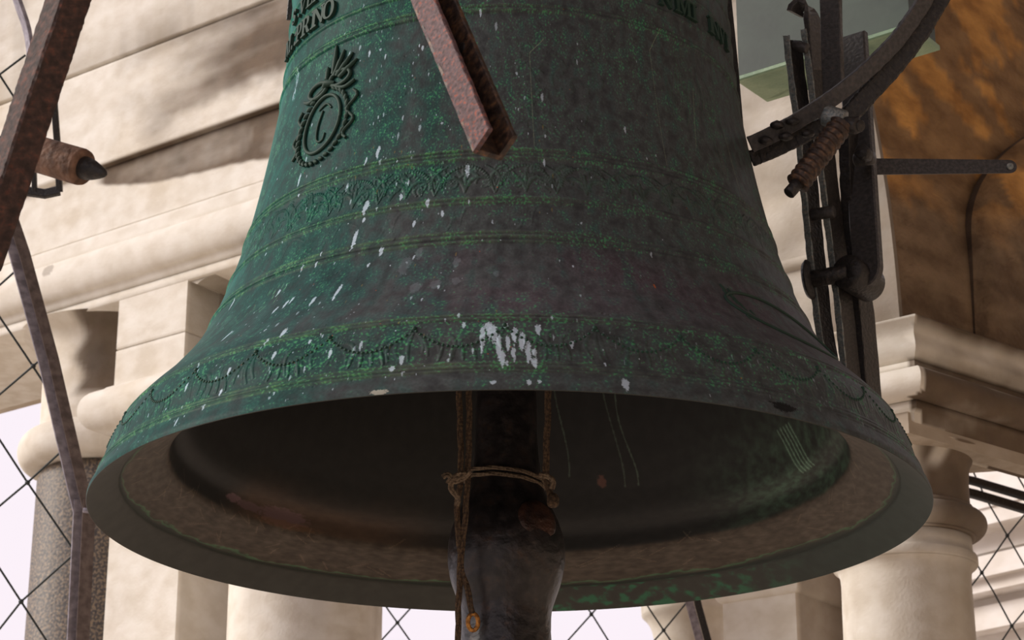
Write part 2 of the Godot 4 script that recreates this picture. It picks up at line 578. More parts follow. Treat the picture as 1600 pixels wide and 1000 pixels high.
func build_right_wall() -> void:
	var w := structure("wall_right", "brown wall with warm sun patches painted in its colour and an arched panel, right of the hammer linkage")
	var nrm := Vector3(-R.z, 0, R.x) * -1.0
	if nrm.dot(-fwd) < 0: nrm = -nrm
	var st := mb()
	st.set_smooth_group(0)
	var rows := 110
	var n := 90
	for i in rows:
		for j in n:
			var q := []
			for e in [[i, j], [i + 1, j], [i + 1, j + 1], [i, j + 1]]:
				var y: float = lerpf(3.55, 6.6, pow(float(e[0]) / rows, 1.5))
				q.append(plan(edge_u(y), WALL + .02, y) + R * (2.2 * pow(float(e[1]) / n, 1.2)))
			for k in [0, 1, 2, 0, 2, 3]:
				st.set_color(sun_patch_tint(q[k]))
				st.add_vertex(q[k])
	put(st, "plaster", M.browned, w)
	# proud panel with an arched left edge
	var org := plan(edge_u(3.68), WALL + .02, 0)
	st = mb()
	st.set_smooth_group(0)
	rows = 80; n = 50
	for i in rows:
		for j in n:
			var q := []
			for e in [[i, j], [i + 1, j], [i + 1, j + 1], [i, j + 1]]:
				var y: float = lerpf(3.55, 4.75, float(e[0]) / rows)
				q.append(org + R * lerpf(panel_s(y), 1.9, pow(float(e[1]) / n, 1.3)) + Vector3(0, y, 0) + nrm * (.035 - .03 * smoothstep(.06, .0, float(e[1]) / n)))
			for k in [0, 1, 2, 0, 2, 3]:
				st.set_color(sun_patch_tint(q[k]) * .9)
				st.add_vertex(q[k])
	for i in rows:
		var y0: float = lerpf(3.55, 4.75, float(i) / rows)
		var y1: float = lerpf(3.55, 4.75, float(i + 1) / rows)
		var p0 := org + R * panel_s(y0) + Vector3(0, y0, 0)
		var p1 := org + R * panel_s(y1) + Vector3(0, y1, 0)
		st.set_color(Color(.12, .085, .06))  # shadow line of the panel step, painted dark
		quad(st, p0 - nrm * .02, p1 - nrm * .02, p1 + nrm * .006, p0 + nrm * .006)
	put(st, "arched_panel", M.browned, w)

	# impost cornice: turns the corner
	var k := at(1430, 490, 6.0); k.y = 0
	var c := structure("trim_1", "moulded stone impost cornice turning the corner above the right-hand column")
	var left_out := -W
	var right_out := nrm
	var path := [k + U * 1.1, k, k + R * 1.6]
	var dirt_shade := func(q: Vector3) -> Color:  # right faces: stains plus painted shade, and a highlight on the roll
		var right_side: bool = (q - k).dot(R) > .012 and (q - k).dot(U) < .05
		var nn := nb.get_noise_3d(q.x * 120, q.y * 120, q.z * 120)
		if right_side: return stone_tint(q, lerpf(1.05, .22, smoothstep(3.552, 3.562, q.y) * smoothstep(3.672, 3.63, q.y)) + .5 * nn + .35 * smoothstep(0, .4, nb.get_noise_3d(q.x * 30, q.y * 150, q.z * 30)) - .5 * smoothstep(3.515, 3.525, q.y) * smoothstep(3.54, 3.53, q.y))
		return stone_tint(q, (.3 + .3 * nn) * smoothstep(3.56, 3.6, q.y) + .04)
	var parts := {}
	var prof := [Vector2(-.3, 3.672), Vector2(-.004, 3.67), Vector2(0, 3.666)]
	for i in 15:
		var t := i / 14.0
		prof.append(Vector2(-.004 - .035 * t - .012 * sin(t * TAU), 3.662 - .105 * t))
	prof.append(Vector2(-.06, 3.555))
	parts["cyma"] = prof
	prof = [Vector2(-.06, 3.556), Vector2(-.038, 3.554), Vector2(-.038, 3.535), Vector2(-.06, 3.53)]
	parts["fillet"] = prof
	prof = [Vector2(-.06, 3.53)]
	for i in 17:
		var t := PI * i / 16.0
		prof.append(Vector2(-.035 + .05 * sin(t), 3.49 + .042 * cos(t)))
	prof.append(Vector2(-.06, 3.446))
	parts["roll"] = prof
	prof = [Vector2(-.06, 3.447), Vector2(-.045, 3.445), Vector2(-.047, 3.425), Vector2(-.07, 3.42), Vector2(-.072, 3.40), Vector2(-.10, 3.392), Vector2(-.102, 3.37), Vector2(-.12, 3.365), Vector2(-.16, 3.36)]
	parts["bed_moulding"] = prof
	for key in parts:
		st = mb()
		moulding(st, parts[key], path, [left_out, right_out], Vector3.ZERO, .012, dirt_shade)
		put(st, key, M.stone, c)
	st = mb()
	st.set_color(Color(.5, .43, .35))
	plate(st, [Vector2(0, 0), Vector2(1.0, 0), Vector2(1.0, .24), Vector2(.45, .32), Vector2(.07, .5), Vector2(.07, 1.8), Vector2(0, 1.6)], k + W * .06 + U * .07 + Vector3(0, 3.362, 0), U, R, Vector3(0, .30, 0), Vector3.ZERO)
	put(st, "core", M.stone, c)

func panel_s(y: float) -> float:
	return .30 + .02 * smoothstep(3.6, 4.1, y) + .34 * pow(maxf(0, y - 4.02) / .42, 1.9)


# ---------------------------------------------------------------- columns

func column_thing(called: String, label: String, pos: Vector3) -> Node3D:
	var t := thing(called, label, "column", pos, "")
	return t

func build_columns() -> void:
	var base: Vector3
	# left column: granite shaft, white torus, flaring drum
	base = at(172, 700, 8.35); base.y = 0
	var c := column_thing("column", "column with a dark speckled granite shaft and white rounded collar, far left behind the net", base)
	var white := func(q: Vector3) -> Color: return stone_tint(q + base, .03)
	var st := mb()
	lathe(st, [Vector2(.262, 0), Vector2(.262, 1), Vector2(.262, 2.5), Vector2(.258, 3.86), Vector2(.245, 3.895), Vector2(.2, 3.9)], 64)
	put(st, "shaft", M.granite, c, "dark speckled granite shaft")
	st = mb()
	var prof := [Vector2(.2, 3.9), Vector2(.27, 3.9)]
	for i in 15:
		var t := PI * i / 14.0
		prof.append(Vector2(.285 + .052 * sin(t), 3.972 - .068 * cos(t)))
	prof.append(Vector2(.265, 4.045)); prof.append(Vector2(.2, 4.05))
	lathe(st, prof, 96, Vector3.ZERO, Vector3.UP, 0, white)
	put(st, "collar", M.stone, c)
	st = mb()
	prof = smooth_profile([Vector2(.262, 4.03), Vector2(.264, 4.2), Vector2(.268, 4.32), Vector2(.29, 4.39), Vector2(.36, 4.43)], 24)
	lathe(st, prof, 96, Vector3.ZERO, Vector3.UP, 0, func(q): return stone_tint(q + base, .04 + .9 * smoothstep(-.11, -.06, q.x + .02 * sin(q.y * 40.0)) * smoothstep(4.12, 4.16, q.y)))  # contact shadow beside the pier, painted into the stone colour
	put(st, "capital", M.stone, c)

	# right column
	base = at(1412, 850, 6.2); base.y = 0
	c = column_thing("column", "pale round stone column with stained capital under the cornice corner, right of the bell rim", base)
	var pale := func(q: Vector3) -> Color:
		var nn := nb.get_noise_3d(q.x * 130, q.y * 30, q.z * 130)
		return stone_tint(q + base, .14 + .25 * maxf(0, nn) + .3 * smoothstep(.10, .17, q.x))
	st = mb()
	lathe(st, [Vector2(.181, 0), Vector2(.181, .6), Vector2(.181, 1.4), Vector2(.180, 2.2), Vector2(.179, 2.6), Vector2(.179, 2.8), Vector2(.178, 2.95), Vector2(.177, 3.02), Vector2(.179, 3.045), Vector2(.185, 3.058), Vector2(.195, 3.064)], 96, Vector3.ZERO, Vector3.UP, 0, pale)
	put(st, "shaft", M.stone, c)
	st = mb()
	lathe(st, [Vector2(.15, 3.064), Vector2(.196, 3.065), Vector2(.199, 3.07), Vector2(.199, 3.088), Vector2(.196, 3.093), Vector2(.188, 3.098), Vector2(.186, 3.115), Vector2(.186, 3.14), Vector2(.15, 3.142)], 96, Vector3.ZERO, Vector3.UP, 0, pale)
	put(st, "neck_ring", M.stone, c)
	st = mb()
	prof = [Vector2(.15, 3.14), Vector2(.19, 3.142), Vector2(.2, 3.146)]
	for i in 15:
		var t := PI * i / 14.0
		prof.append(Vector2(.197 + .034 * sin(t), 3.181 - .034 * cos(t)))
	prof.append(Vector2(.2, 3.217)); prof.append(Vector2(.196, 3.228)); prof.append(Vector2(.15, 3.23))
	var browned := func(q: Vector3) -> Color:
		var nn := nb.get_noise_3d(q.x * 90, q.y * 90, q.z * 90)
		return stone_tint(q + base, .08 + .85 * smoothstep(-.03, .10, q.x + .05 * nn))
	lathe(st, prof, 96, Vector3.ZERO, Vector3.UP, 0, browned)
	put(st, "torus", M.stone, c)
	st = mb()
	prof = smooth_profile([Vector2(.188, 3.22), Vector2(.188, 3.27), Vector2(.189, 3.31), Vector2(.194, 3.345), Vector2(.208, 3.368), Vector2(.226, 3.380), Vector2(.234, 3.385)], 40)
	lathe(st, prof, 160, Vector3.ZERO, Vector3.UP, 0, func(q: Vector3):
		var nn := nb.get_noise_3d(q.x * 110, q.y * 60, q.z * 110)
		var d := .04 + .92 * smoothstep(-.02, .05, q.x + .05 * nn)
		d *= 1.0 - .8 * smoothstep(.03, .0, absf(q.x - .075 - (q.y - 3.34) * .6) - .006) * smoothstep(3.29, 3.34, q.y)  # pale stripe: a highlight put into the capital colour
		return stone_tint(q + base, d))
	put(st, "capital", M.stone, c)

	# plain column under the far rim
	base = at(477, 950, 7.3); base.y = 0
	c = column_thing("column", "plain pale stone column without visible capital, under the far rim left of the clapper", base)
	st = mb()
	lathe(st, [Vector2(.251, 0), Vector2(.251, 1), Vector2(.251, 2), Vector2(.251, 2.8), Vector2(.251, 2.9), Vector2(.251, 3.0), Vector2(.251, 3.1), Vector2(.251, 3.2), Vector2(.251, 3.3), Vector2(.251, 3.4), Vector2(.251, 3.6), Vector2(.251, 4.43)], 120, Vector3.ZERO, Vector3.UP, 0, func(q: Vector3): return stone_tint(q + base, .04 + .35 * maxf(0, nb.get_noise_3d(q.x * 200, q.y * 60, q.z * 200)) + .12 * smoothstep(-.2, .2, q.x)))
	put(st, "shaft", M.stone, c)

	# small far column
	base = at(1078, 970, 9.6); base.y = 0
	c = column_thing("column", "small distant stone column with a broad round capital, behind the slanting post right of the clapper", base)
	var fb := base
	var far := func(q: Vector3) -> Color: return stone_tint(q + fb, .22)
	st = mb()
	lathe(st, [Vector2(.15, 0), Vector2(.15, 3.2), Vector2(.155, 3.56)], 48, Vector3.ZERO, Vector3.UP, 0, far)
	put(st, "shaft", M.stone, c)
	st = mb()
	prof = smooth_profile([Vector2(.155, 3.52), Vector2(.158, 3.6), Vector2(.175, 3.655), Vector2(.205, 3.69)], 14)
	prof.append(Vector2(.207, 3.70)); prof.append(Vector2(.21, 3.76)); prof.append(Vector2(.21, 4.1))
	lathe(st, prof, 64, Vector3.ZERO, Vector3.UP, 0, far)
	put(st, "capital", M.stone, c)

	# pilaster between far column and right column
	var p := thing("stone_pilaster", "white squared pilaster with its shaded side coloured brown and small cap, left of the right-hand column", "pilaster")
	p.set_meta("kind", "structure")
	st = mb()
	var v := 6.2
	var path := [plan(3.785, v + .45, 0), plan(3.785, v, 0), plan(3.512, v, 0), plan(3.512, v + .5, 0)]
	var wf := func(q: Vector3) -> Color: return stone_tint(q, .1 if q.dot(W) < v + .01 else .55 + .3 * smoothstep(.12, .3, q.dot(W) - v))  # side faces browned, their shade put into the stone colour
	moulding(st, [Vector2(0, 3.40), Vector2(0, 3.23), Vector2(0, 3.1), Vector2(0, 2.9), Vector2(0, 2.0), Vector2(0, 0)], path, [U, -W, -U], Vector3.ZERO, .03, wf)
	put(st, "shaft", M.stone, p)
	st = mb()
	prof = [Vector2(-.02, 3.55), Vector2(.02, 3.55), Vector2(.02, 3.30)]
	for i in 9:
		var t := PI * .5 * i / 8.0
		prof.append(Vector2(.02 * cos(t) , 3.27 - .03 * sin(t)))
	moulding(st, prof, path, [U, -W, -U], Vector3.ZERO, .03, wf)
	put(st, "cap", M.stone, p)


func build_outside() -> void:
	# pale stepped masonry seen through the right-hand opening
	var b := thing("neighbour_cornice", "pale sunlit masonry with stepped ledges outside, beyond the net at lower right", "masonry")
	var courses := [[1500, 742, 800], [1497, 776, 828], [1551, 822, 858], [1505, 874, 906], [1520, 900, 926], [1572, 918, 942], [1546, 944, 980], [1580, 985, 1040]]
	var d := 12.0
	for i in courses.size():
		var q = courses[i]
		var st := mb()
		st.set_color(Color(.86, .82, .8))
		var p0 := at(q[0] + 8, (q[1] + q[2]) * .5, d)
		var h: float = (q[2] - q[1]) * d / FOCAL * 1.04
		bar(st, [p0, p0 + R * 3.0], h, 1.0, Vector3.UP, Vector3.ZERO, 0, h * .3)
		put(st, "ledge" if i % 2 else "course", M.pale, b)


# ---------------------------------------------------------------- bell

const BH := [0.0, .004, .02, .05, .09, .14, .2, .27, .34, .42, .5, .6, .7, .8, .95, 1.1, 1.16, 1.21, 1.25, 1.27]
const BR := [.7425, .7425, .7360, .7225, .7106, .683, .6268, .573, .539, .51, .4866, .4645, .4467, .4318, .421, .411, .395, .35, .25, .12]

func spline(xs: Array, ys: Array, x: float) -> float:
	var n := xs.size()
	var i := 0
	while i < n - 2 and x > xs[i + 1]: i += 1
	var h: float = xs[i + 1] - xs[i]
	var m0: float
	var m1: float
	var s: float = (ys[i + 1] - ys[i]) / h
	if i == 0: m0 = s
	else:
		var sp: float = (ys[i] - ys[i - 1]) / (xs[i] - xs[i - 1])
		m0 = 0.0 if sp * s <= 0 else 2.0 * sp * s / (sp + s)
	if i == n - 2: m1 = s
	else:
		var sn: float = (ys[i + 2] - ys[i + 1]) / (xs[i + 2] - xs[i + 1])
		m1 = 0.0 if sn * s <= 0 else 2.0 * sn * s / (sn + s)
	var t := clampf((x - xs[i]) / h, 0, 1)
	return (2 * t * t * t - 3 * t * t + 1) * ys[i] + (t * t * t - 2 * t * t + t) * h * m0 + (-2 * t * t * t + 3 * t * t) * ys[i + 1] + (t * t * t - t * t) * h * m1

const RIDGES := [[.034, .0016, .003], [.041, .003, .004], [.048, .0016, .003], [.130, .003, .004], [.138, .002, .003], [.312, .002, .004], [.322, .004, .005], [.332, .002, .004], [.394, .002, .004], [.402, .004, .005], [.484, .004, .005], [.494, .002, .003], [.502, .003, .004], [.788, .004, .006], [.798, .002, .004], [.838, .003, .005], [.896, .002, .004], [.945, .003, .005], [1.02, .004, .008]]

func bell_r(h: float) -> float:
	var r := spline(BH, BR, h)
	for q in RIDGES:
		var d: float = (h - q[0]) / q[2]
		if absf(d) < 1: r += q[1] * (1 - d * d) * .8
	return r

# a point on the bell's outside, in the bell's own axes: angle from the camera side in degrees, height over the rim
func on_bell(a: float, h: float, off := 0.0) -> Vector3:
	var r := spline(BH, BR, h) + off
	var t := deg_to_rad(a)
	return Vector3(r * sin(t), h, r * cos(t))

const TW := 2048
const TH := 1024
const TOP := 1.1
var hbuf: PackedFloat32Array

func stamp(a: float, h: float, rad: float, amp: float) -> void:
	var r := spline(BH, BR, h)
	var sx := 10.24 * rad_to_deg(1.0) / r   # texels per metre around
	var sy := TH / TOP
	var cx := (a + 100.0) * 10.24
	var cy := (TOP - h) * sy
	var rx := rad * sx
	var ry := rad * sy
	for y in range(maxi(0, int(cy - ry)), mini(TH - 1, int(cy + ry)) + 1):
		for x in range(maxi(0, int(cx - rx)), mini(TW - 1, int(cx + rx)) + 1):
			var d := Vector2((x - cx) / rx, (y - cy) / ry).length_squared()
			if d < 1:
				var i := y * TW + x
				var v := amp * (1 - d)
				if absf(v) > absf(hbuf[i]): hbuf[i] = v

func stroke(a0: float, h0: float, a1: float, h1: float, bend: float, rad: float, amp: float) -> void:
	var n := maxi(3, int(Vector2((a1 - a0) * .009, h1 - h0).length() / (rad * .6)))
	for k in n + 1:
		var t := float(k) / n
		var s := bend * sin(PI * t)
		stamp(lerpf(a0, a1, t) - s * (h1 - h0) * 100.0, lerpf(h0, h1, t) + s * (a1 - a0) * .01, rad * (.5 + .5 * sin(PI * clampf(t, .12, .88))), amp)

func ornaments() -> void:
	# upper frieze: arches with palmettes
	for k in range(-9, 10):
		var a := k * 11.25 + 3.0
		for s in 25:
			var t := PI * s / 24.0
			stamp(a + 4.6 * cos(t), .43 + .040 * sin(t), .0035, .8)
		for m in 5:
			var d := (m - 2) * 1.5
			stroke(a, .418, a + d * 1.5, .455 - absf(m - 2) * .006, .15 * (m - 2), .0045, .7)
		for m in 2:
			var s := -1.0 if m == 0 else 1.0
			stroke(a + 5.6, .415, a + 5.6 + s * 1.8, .47, .3 * s, .004, .7)
			stroke(a + 5.6, .43, a + 5.6 + s * 2.6, .445, .3 * s, .004, .6)
	# dense leaf scrolls between the arches
	for k in range(-34, 35):
		var a := k * 3.0 + 1.2
		var up := 1.0 if k % 2 else -1.0
		for s in 16:
			var t := TAU * .8 * s / 15.0
			stamp(a + up * 1.5 * cos(t) * (1 - t * .1), .447 + up * .012 + .016 * sin(t) * (1 - t * .1), .0032, .5)
		for m in 4:
			var th := rng.randf_range(0, TAU)
			stroke(a, .447 + up * .010, a + 2.2 * cos(th), .447 + up * .010 + .020 * sin(th), rng.randf_range(-.5, .5), .004, rng.randf_range(.3, .6))
	# middle band: small scrolls
	for k in range(-16, 17):
		var a := k * 6.2
		stroke(a - 2.4, .35, a + 2.4, .375, .5 if k % 2 else -.5, .0035, .14)
		stamp(a + 2.5, .363, .006, .14)
	# fringe under the festoons
	for k in range(-9, 10):
		var pk := k * 11.25 + -.6
		for m in 9:
			var d := (m - 4) * 1.25
			stroke(pk + d * .2, .110 - absf(m - 4) * .002, pk + d + rng.randf_range(-.5, .5), .058 + rng.randf_range(0, .016), .1 * (m - 4) + rng.randf_range(-.2, .2), .004, rng.randf_range(.12, .4))
		for m in 4:
			stroke(pk + 5.6 + (m - 1.5) * 1.2, .078, pk + 5.6 + (m - 1.5) * 1.5, .056, 0, .004, .5)
	# worn figure panel right of the middle
	for m in 60:
		var a := rng.randf_range(2, 20)
		var h := rng.randf_range(.53, .72)
		stroke(a, h, a + rng.randf_range(-2, 2), h + rng.randf_range(-.03, .03), rng.randf_range(-.4, .4), .004, rng.randf_range(.15, .4))
	for m in 26:
		var a := rng.randf_range(38, 56)
		var h := rng.randf_range(.54, .72)
		stroke(a, h, a + rng.randf_range(-1, 1), h + rng.randf_range(.03, .09), rng.randf_range(-.2, .2), .004, rng.randf_range(.2, .5))
	# surface scale
	for m in 900: stamp(rng.randf_range(-95, 95), rng.randf_range(.0, 1.0), rng.randf_range(.001, .004), rng.randf_range(-.3, .25))

func bell_textures() -> Array:
	hbuf = PackedFloat32Array()
	hbuf.resize(TW * TH)
	ornaments()
	var f := FastNoiseLite.new()
	f.seed = 31; f.frequency = .006; f.fractal_octaves = 4
	var low := f.get_image(TW, TH, false, false, false).get_data()
	f.seed = 32; f.frequency = .03; f.fractal_octaves = 4
	var mid := f.get_image(TW, TH, false, false, false).get_data()
	f.seed = 33; f.frequency = .16; f.fractal_octaves = 3
	var fin := f.get_image(TW, TH, false, false, false).get_data()
	f.seed = 34; f.frequency = .03; f.fractal_octaves = 3
	var im := f.get_image(TW, 64, false, false, false)
	im.resize(TW, TH, Image.INTERPOLATE_CUBIC)
	var stk := im.get_data()
	var px := PackedByteArray()
	px.resize(TW * TH * 3)
	for y in TH:
		var h := TOP * (1.0 - float(y) / TH)
		var orn := 0.0
		if h > .05 and h < .128: orn = 1.0
		elif h > .404 and h < .49: orn = .45
		elif h > .5 and h < .83: orn = .55
		elif h > .3 and h < .4: orn = .3
		var ridge := 0.0
		for q in RIDGES: ridge = maxf(ridge, 1.0 - absf(h - q[0]) / (q[2] + .004))
		var smooth_zone := smoothstep(.12, .17, h) * smoothstep(.32, .28, h)
		for x in TW:
			var i := y * TW + x
			var a := x / 10.24 - 100.0
			var l := low[i] / 255.0 - .5
			var m := mid[i] / 255.0 - .5
			var n := fin[i] / 255.0 - .5
			var s := stk[i] / 255.0 - .5
			var west := clampf((-6.0 - a) / 50.0 + l * .7, 0, 1)
			var g := clampf(west * 1.1 + (m * .5 + s * .35) * (1.0 - .5 * west), 0, 1)
			var dk := 1.0 + m * .32 + n * .34 - maxf(0, s) * .25 * smooth_zone
			var r_ := lerpf(75, 16, g)
			var g_ := lerpf(79, 64, g)
			var b_ := lerpf(80, 58, g)
			var rim_glow := smoothstep(-56.0, -84.0, a + l * 24.0) * .85 * smoothstep(.02, .2, h)  # brighter teal puts the left rim light into the patina
			r_ = lerpf(r_, 18, rim_glow); g_ = lerpf(g_, 112, rim_glow); b_ = lerpf(b_, 100, rim_glow)
			# purple-brown oxide on the plain waist
			var ox := smooth_zone * clampf(.5 + l * 1.5 - west * .6, 0, 1)
			r_ += 10 * ox; g_ -= 4 * ox; b_ += 2 * ox
			r_ *= dk; g_ *= dk; b_ *= dk
			# thin verdigris bloom and bare dark patches
			var bloom := smoothstep(.02, .34, m + l * .6 + n * .5) * (.12 + .34 * west)
			r_ = lerpf(r_, 50, bloom); g_ = lerpf(g_, 98, bloom); b_ = lerpf(b_, 86, bloom)
			var bare := smoothstep(.06, .3, -m - l * .4 + n * .6) * .26
			r_ = lerpf(r_, 44, bare); g_ = lerpf(g_, 42, bare); b_ = lerpf(b_, 46, bare)
			# bright verdigris specks
			var spk := smoothstep(.20, .30, n + m * .35 + .10 * (orn - .55) + .14 * maxf(0, ridge) + l * .28 - absf(a + 8.0) * .0006)
			r_ = lerpf(r_, 74, spk * .8); g_ = lerpf(g_, 146, spk * .8); b_ = lerpf(b_, 96, spk * .8)
			var hv := hbuf[i]
			if hv > 0: 
				r_ -= 6 * hv; g_ += 6 * hv; b_ -= 2 * hv
			if ridge > .3 and a < 30:
				var w := (ridge - .3) * clampf((.5 + m * 1.6), 0, 1.2) * smoothstep(30.0, -20.0, a)  # ridge highlights painted yellow-green, stronger towards the lit left
				r_ = lerpf(r_, 100, w * .7); g_ = lerpf(g_, 122, w * .7); b_ = lerpf(b_, 70, w * .7)
			px[i * 3] = clampi(int(r_), 0, 255)
			px[i * 3 + 1] = clampi(int(g_), 0, 255)
			px[i * 3 + 2] = clampi(int(b_), 0, 255)
			hbuf[i] = hv + n * .10 + m * .12
	# droppings: angle, height, length, width (m)
	var big := [[-27.6, .41, .036, .010], [-27.4, .385, .012, .006], [-28.2, .345, .05, .007], [-27.2, .232, .05, .007], [-31, .22, .03, .007], [-37, .231, .028, .006], [-38.5, .222, .024, .006], [-36.2, .238, .024, .005], [-46.4, .192, .034, .006], [-31.4, .147, .030, .009], [-27.4, .523, .03, .007], [-22, .31, .022, .008], [-20.5, .42, .016, .006], [-15, .40, .02, .007], [-12, .375, .016, .006], [-17, .36, .016, .006], [-8, .46, .03, .008], [-30, .51, .02, .004], [-49, .52, .03, .005], [-58, .3, .03, .005], [-41.5, .27, .02, .006], [-31, .10, .02, .007], [-38, .09, .018, .006], [-46, .085, .018, .006], [-22.5, .085, .02, .006], [-26, .115, .012, .005], [-5.7, .118, .016, .006], [3.5, .108, .024, .009], [3.0, .066, .016, .008], [7.5, .082, .016, .006], [-.5, .115, .012, .008], [-1.9, .012, .008, .010], [2.2, .012, .012, .008], [3.4, .014, .008, .006], [13.5, .016, .026, .012], [-13, .06, .02, .008], [-14, .045, .012, .010]]
	for q in big: splat(px, q[0], q[1], q[2], q[3], .8)
	# the cluster of runs over the middle of the rim
	for q in [[-2.6, .114, .022, .011], [-3.3, .090, .060, .008], [-1.9, .10, .040, .011], [-1.3, .076, .050, .009], [-.9, .055, .034, .009], [-2.5, .10, .03, .007], [.6, .098, .032, .010], [1.5, .086, .038, .010], [2.2, .066, .046, .009], [2.9, .048, .022, .010], [-.2, .082, .034, .007], [.4, .066, .02, .007]]: splat(px, q[0], q[1], q[2], q[3], .85)
	for k in 420:
		var a := clampf(rng.randfn(-26, 22), -85, 80)
		var h := pow(rng.randf(), 1.3) * .85 + .01
		var sz := .0012 + .0042 * pow(rng.randf(), 3.0)
		splat(px, a, h, sz * rng.randf_range(1.2, 4.5), sz, rng.randf_range(.5, .85))
	for k in 60:  # on the right they are few and thin
		splat(px, rng.randf_range(8, 60), rng.randf_range(.03, .13), rng.randf_range(.003, .012), rng.randf_range(.0015, .003), .35)
	# pale scrape at the left
	for k in 40: splat(px, -62.1 + rng.randf_range(-.7, .7), .76 + rng.randf_range(-.035, .035), .012, .0022, .42)
	# faint grey wipes on the waist
	for q in [[-17, .27, .05, .02], [-15, .295, .03, .012], [-8.5, .27, .03, .012], [-14, .215, .035, .02], [-11, .22, .03, .018], [-8, .225, .025, .014], [-2, .24, .02, .01]]: splat(px, q[0], q[1], q[2], q[3], .16)
	# rust and red-lead specks
	for k in 46: splat_c(px, rng.randf_range(-60, 50), rng.randf_range(.05, .8), rng.randf_range(.001, .002), rng.randf_range(.001, .0016), .9, Vector3(196, 88, 52))
	splat_c(px, 22.5, .235, .014, .004, .9, Vector3(170, 92, 54))
	splat_c(px, -17.5, .79 - .012, .006, .004, .95, Vector3(236, 110, 80))
	for k in 26: splat_c(px, rng.randf_range(-40, 10), rng.randf_range(.06, .55), rng.randf_range(.004, .012), .002, .5, Vector3(150, 122, 66))
	# long scratches with green edges on the right
	for q in [[37.6, .80, 33.6, .745], [33.6, .745, 33.2, .51], [46, .70, 43, .57], [56, .64, 57, .5], [4.3, .70, 4.8, .51], [4.3, .70, 7.5, .73]]:
		for s in 160:
			var t := s / 159.0
			splat_c(px, lerpf(q[0], q[2], t), lerpf(q[1], q[3], t), .0016, .0011, .65, Vector3(122, 132, 112))
	splat_c(px, 34.6, .016, .020, .050, .9, Vector3(30, 30, 30))
	splat_c(px, -15.2, .004, .010, .028, .9, Vector3(176, 172, 160))
	# combed green streaks low on the left
	for k in 26:
		var a := rng.randf_range(-47, -40)
		splat_c(px, a, .262 + rng.randf_range(-.03, .03), rng.randf_range(.008, .02), .0018, .5, Vector3(110, 176, 130))
	var img := Image.create_from_data(TW, TH, false, Image.FORMAT_RGB8, px)
	var hm := Image.create_from_data(TW, TH, false, Image.FORMAT_RF, hbuf.to_byte_array())
	return [ImageTexture.create_from_image(img), ImageTexture.create_from_image(hm)]

func splat(px: PackedByteArray, a: float, h: float, ln: float, wd: float, op: float) -> void:
	splat_c(px, a, h, ln, wd, op, Vector3(196, 212, 228))

# an upright drop-shaped mark, ragged at its border
func splat_c(px: PackedByteArray, a: float, h: float, ln: float, wd: float, op: float, col: Vector3) -> void:
	var r := spline(BH, BR, h)
	var sx := 10.24 * rad_to_deg(1.0) / r
	# along the flared foot the profile is longer than its height
	var slope := Vector2(spline(BH, BR, h + .01) - spline(BH, BR, maxf(0, h - .01)), .02).length() / .02
	var sy := TH / TOP / slope
	var cx := (a + 100.0) * 10.24
	var cy := (TOP - h) * TH / TOP
	var rx := maxf(wd * .5 * sx, .8)
	var ry := maxf(ln * .5 * sy, .8)
	for y in range(maxi(0, int(cy - ry * 1.2)), mini(TH - 1, int(cy + ry * 1.2)) + 1):
		for x in range(maxi(0, int(cx - rx * 1.3)), mini(TW - 1, int(cx + rx * 1.3)) + 1):
			var v := (y - cy) / ry
			var wob := nb.get_noise_2d(x * 9.0, y * 9.0)
			var u := (x - cx - rx * .5 * nb.get_noise_2d(cx, y * 2.4)) / (rx * (1.0 - .35 * v))
			var d := u * u + v * v + wob * .7
			if d < 1.0:
				var k := op * clampf((1.0 - d) * 4.0, 0, 1)
				var i := (y * TW + x) * 3
				for c in 3: px[i + c] = int(lerpf(px[i + c], col[c], k))

func bell_shell(prof: Array, seg: int, inside: bool) -> ArrayMesh:
	# prof: Vector3(radius, height, v)
	var n := prof.size()
	var ver := PackedVector3Array()
	var nor := PackedVector3Array()
	var uvs := PackedVector2Array()
	var idx := PackedInt32Array()
	for i in n:
		var d: Vector3 = prof[mini(i + 1, n - 1)] - prof[maxi(i - 1, 0)]
		var nn := Vector2(d.y, -d.x).normalized()
		if inside: nn = -nn
		for j in seg + 1:
			var deg := -180.0 + 360.0 * j / seg
			var t := deg_to_rad(deg)
			ver.append(Vector3(prof[i].x * sin(t), prof[i].y, prof[i].x * cos(t)))
			nor.append(Vector3(nn.x * sin(t), nn.y, nn.x * cos(t)))
			var uu := (deg + 180.0) / 360.0
			if not inside:
				uu = (deg + 100.0) / 200.0
				if deg > 100: uu = (300.0 - deg) / 200.0
				elif deg < -100: uu = (-deg - 100.0) / 200.0
			uvs.append(Vector2(uu, prof[i].z))
	var w := seg + 1
	for i in n - 1:
		for j in seg:
			var p := i * w + j
			if inside: idx.append_array(PackedInt32Array([p, p + w + 1, p + w, p, p + 1, p + w + 1]))
			else: idx.append_array(PackedInt32Array([p, p + w, p + w + 1, p, p + w + 1, p + 1]))
	var arr := []
	arr.resize(Mesh.ARRAY_MAX)
	arr[Mesh.ARRAY_VERTEX] = ver; arr[Mesh.ARRAY_NORMAL] = nor; arr[Mesh.ARRAY_TEX_UV] = uvs; arr[Mesh.ARRAY_INDEX] = idx
	var m := ArrayMesh.new()
	m.add_surface_from_arrays(Mesh.PRIMITIVE_TRIANGLES, arr)
	return m

const IR := [.7425, .7415, .69, .686, .66, .63, .607, .597, .575, .555, .53, .50, .47, .44, .41, .385, .36, .30, .15, .0]
const IH := [.0, -.001, .036, .042, .058, .073, .089, .125, .15, .20, .26, .34, .43, .55, .70, .90, 1.06, 1.13, 1.16, 1.165]

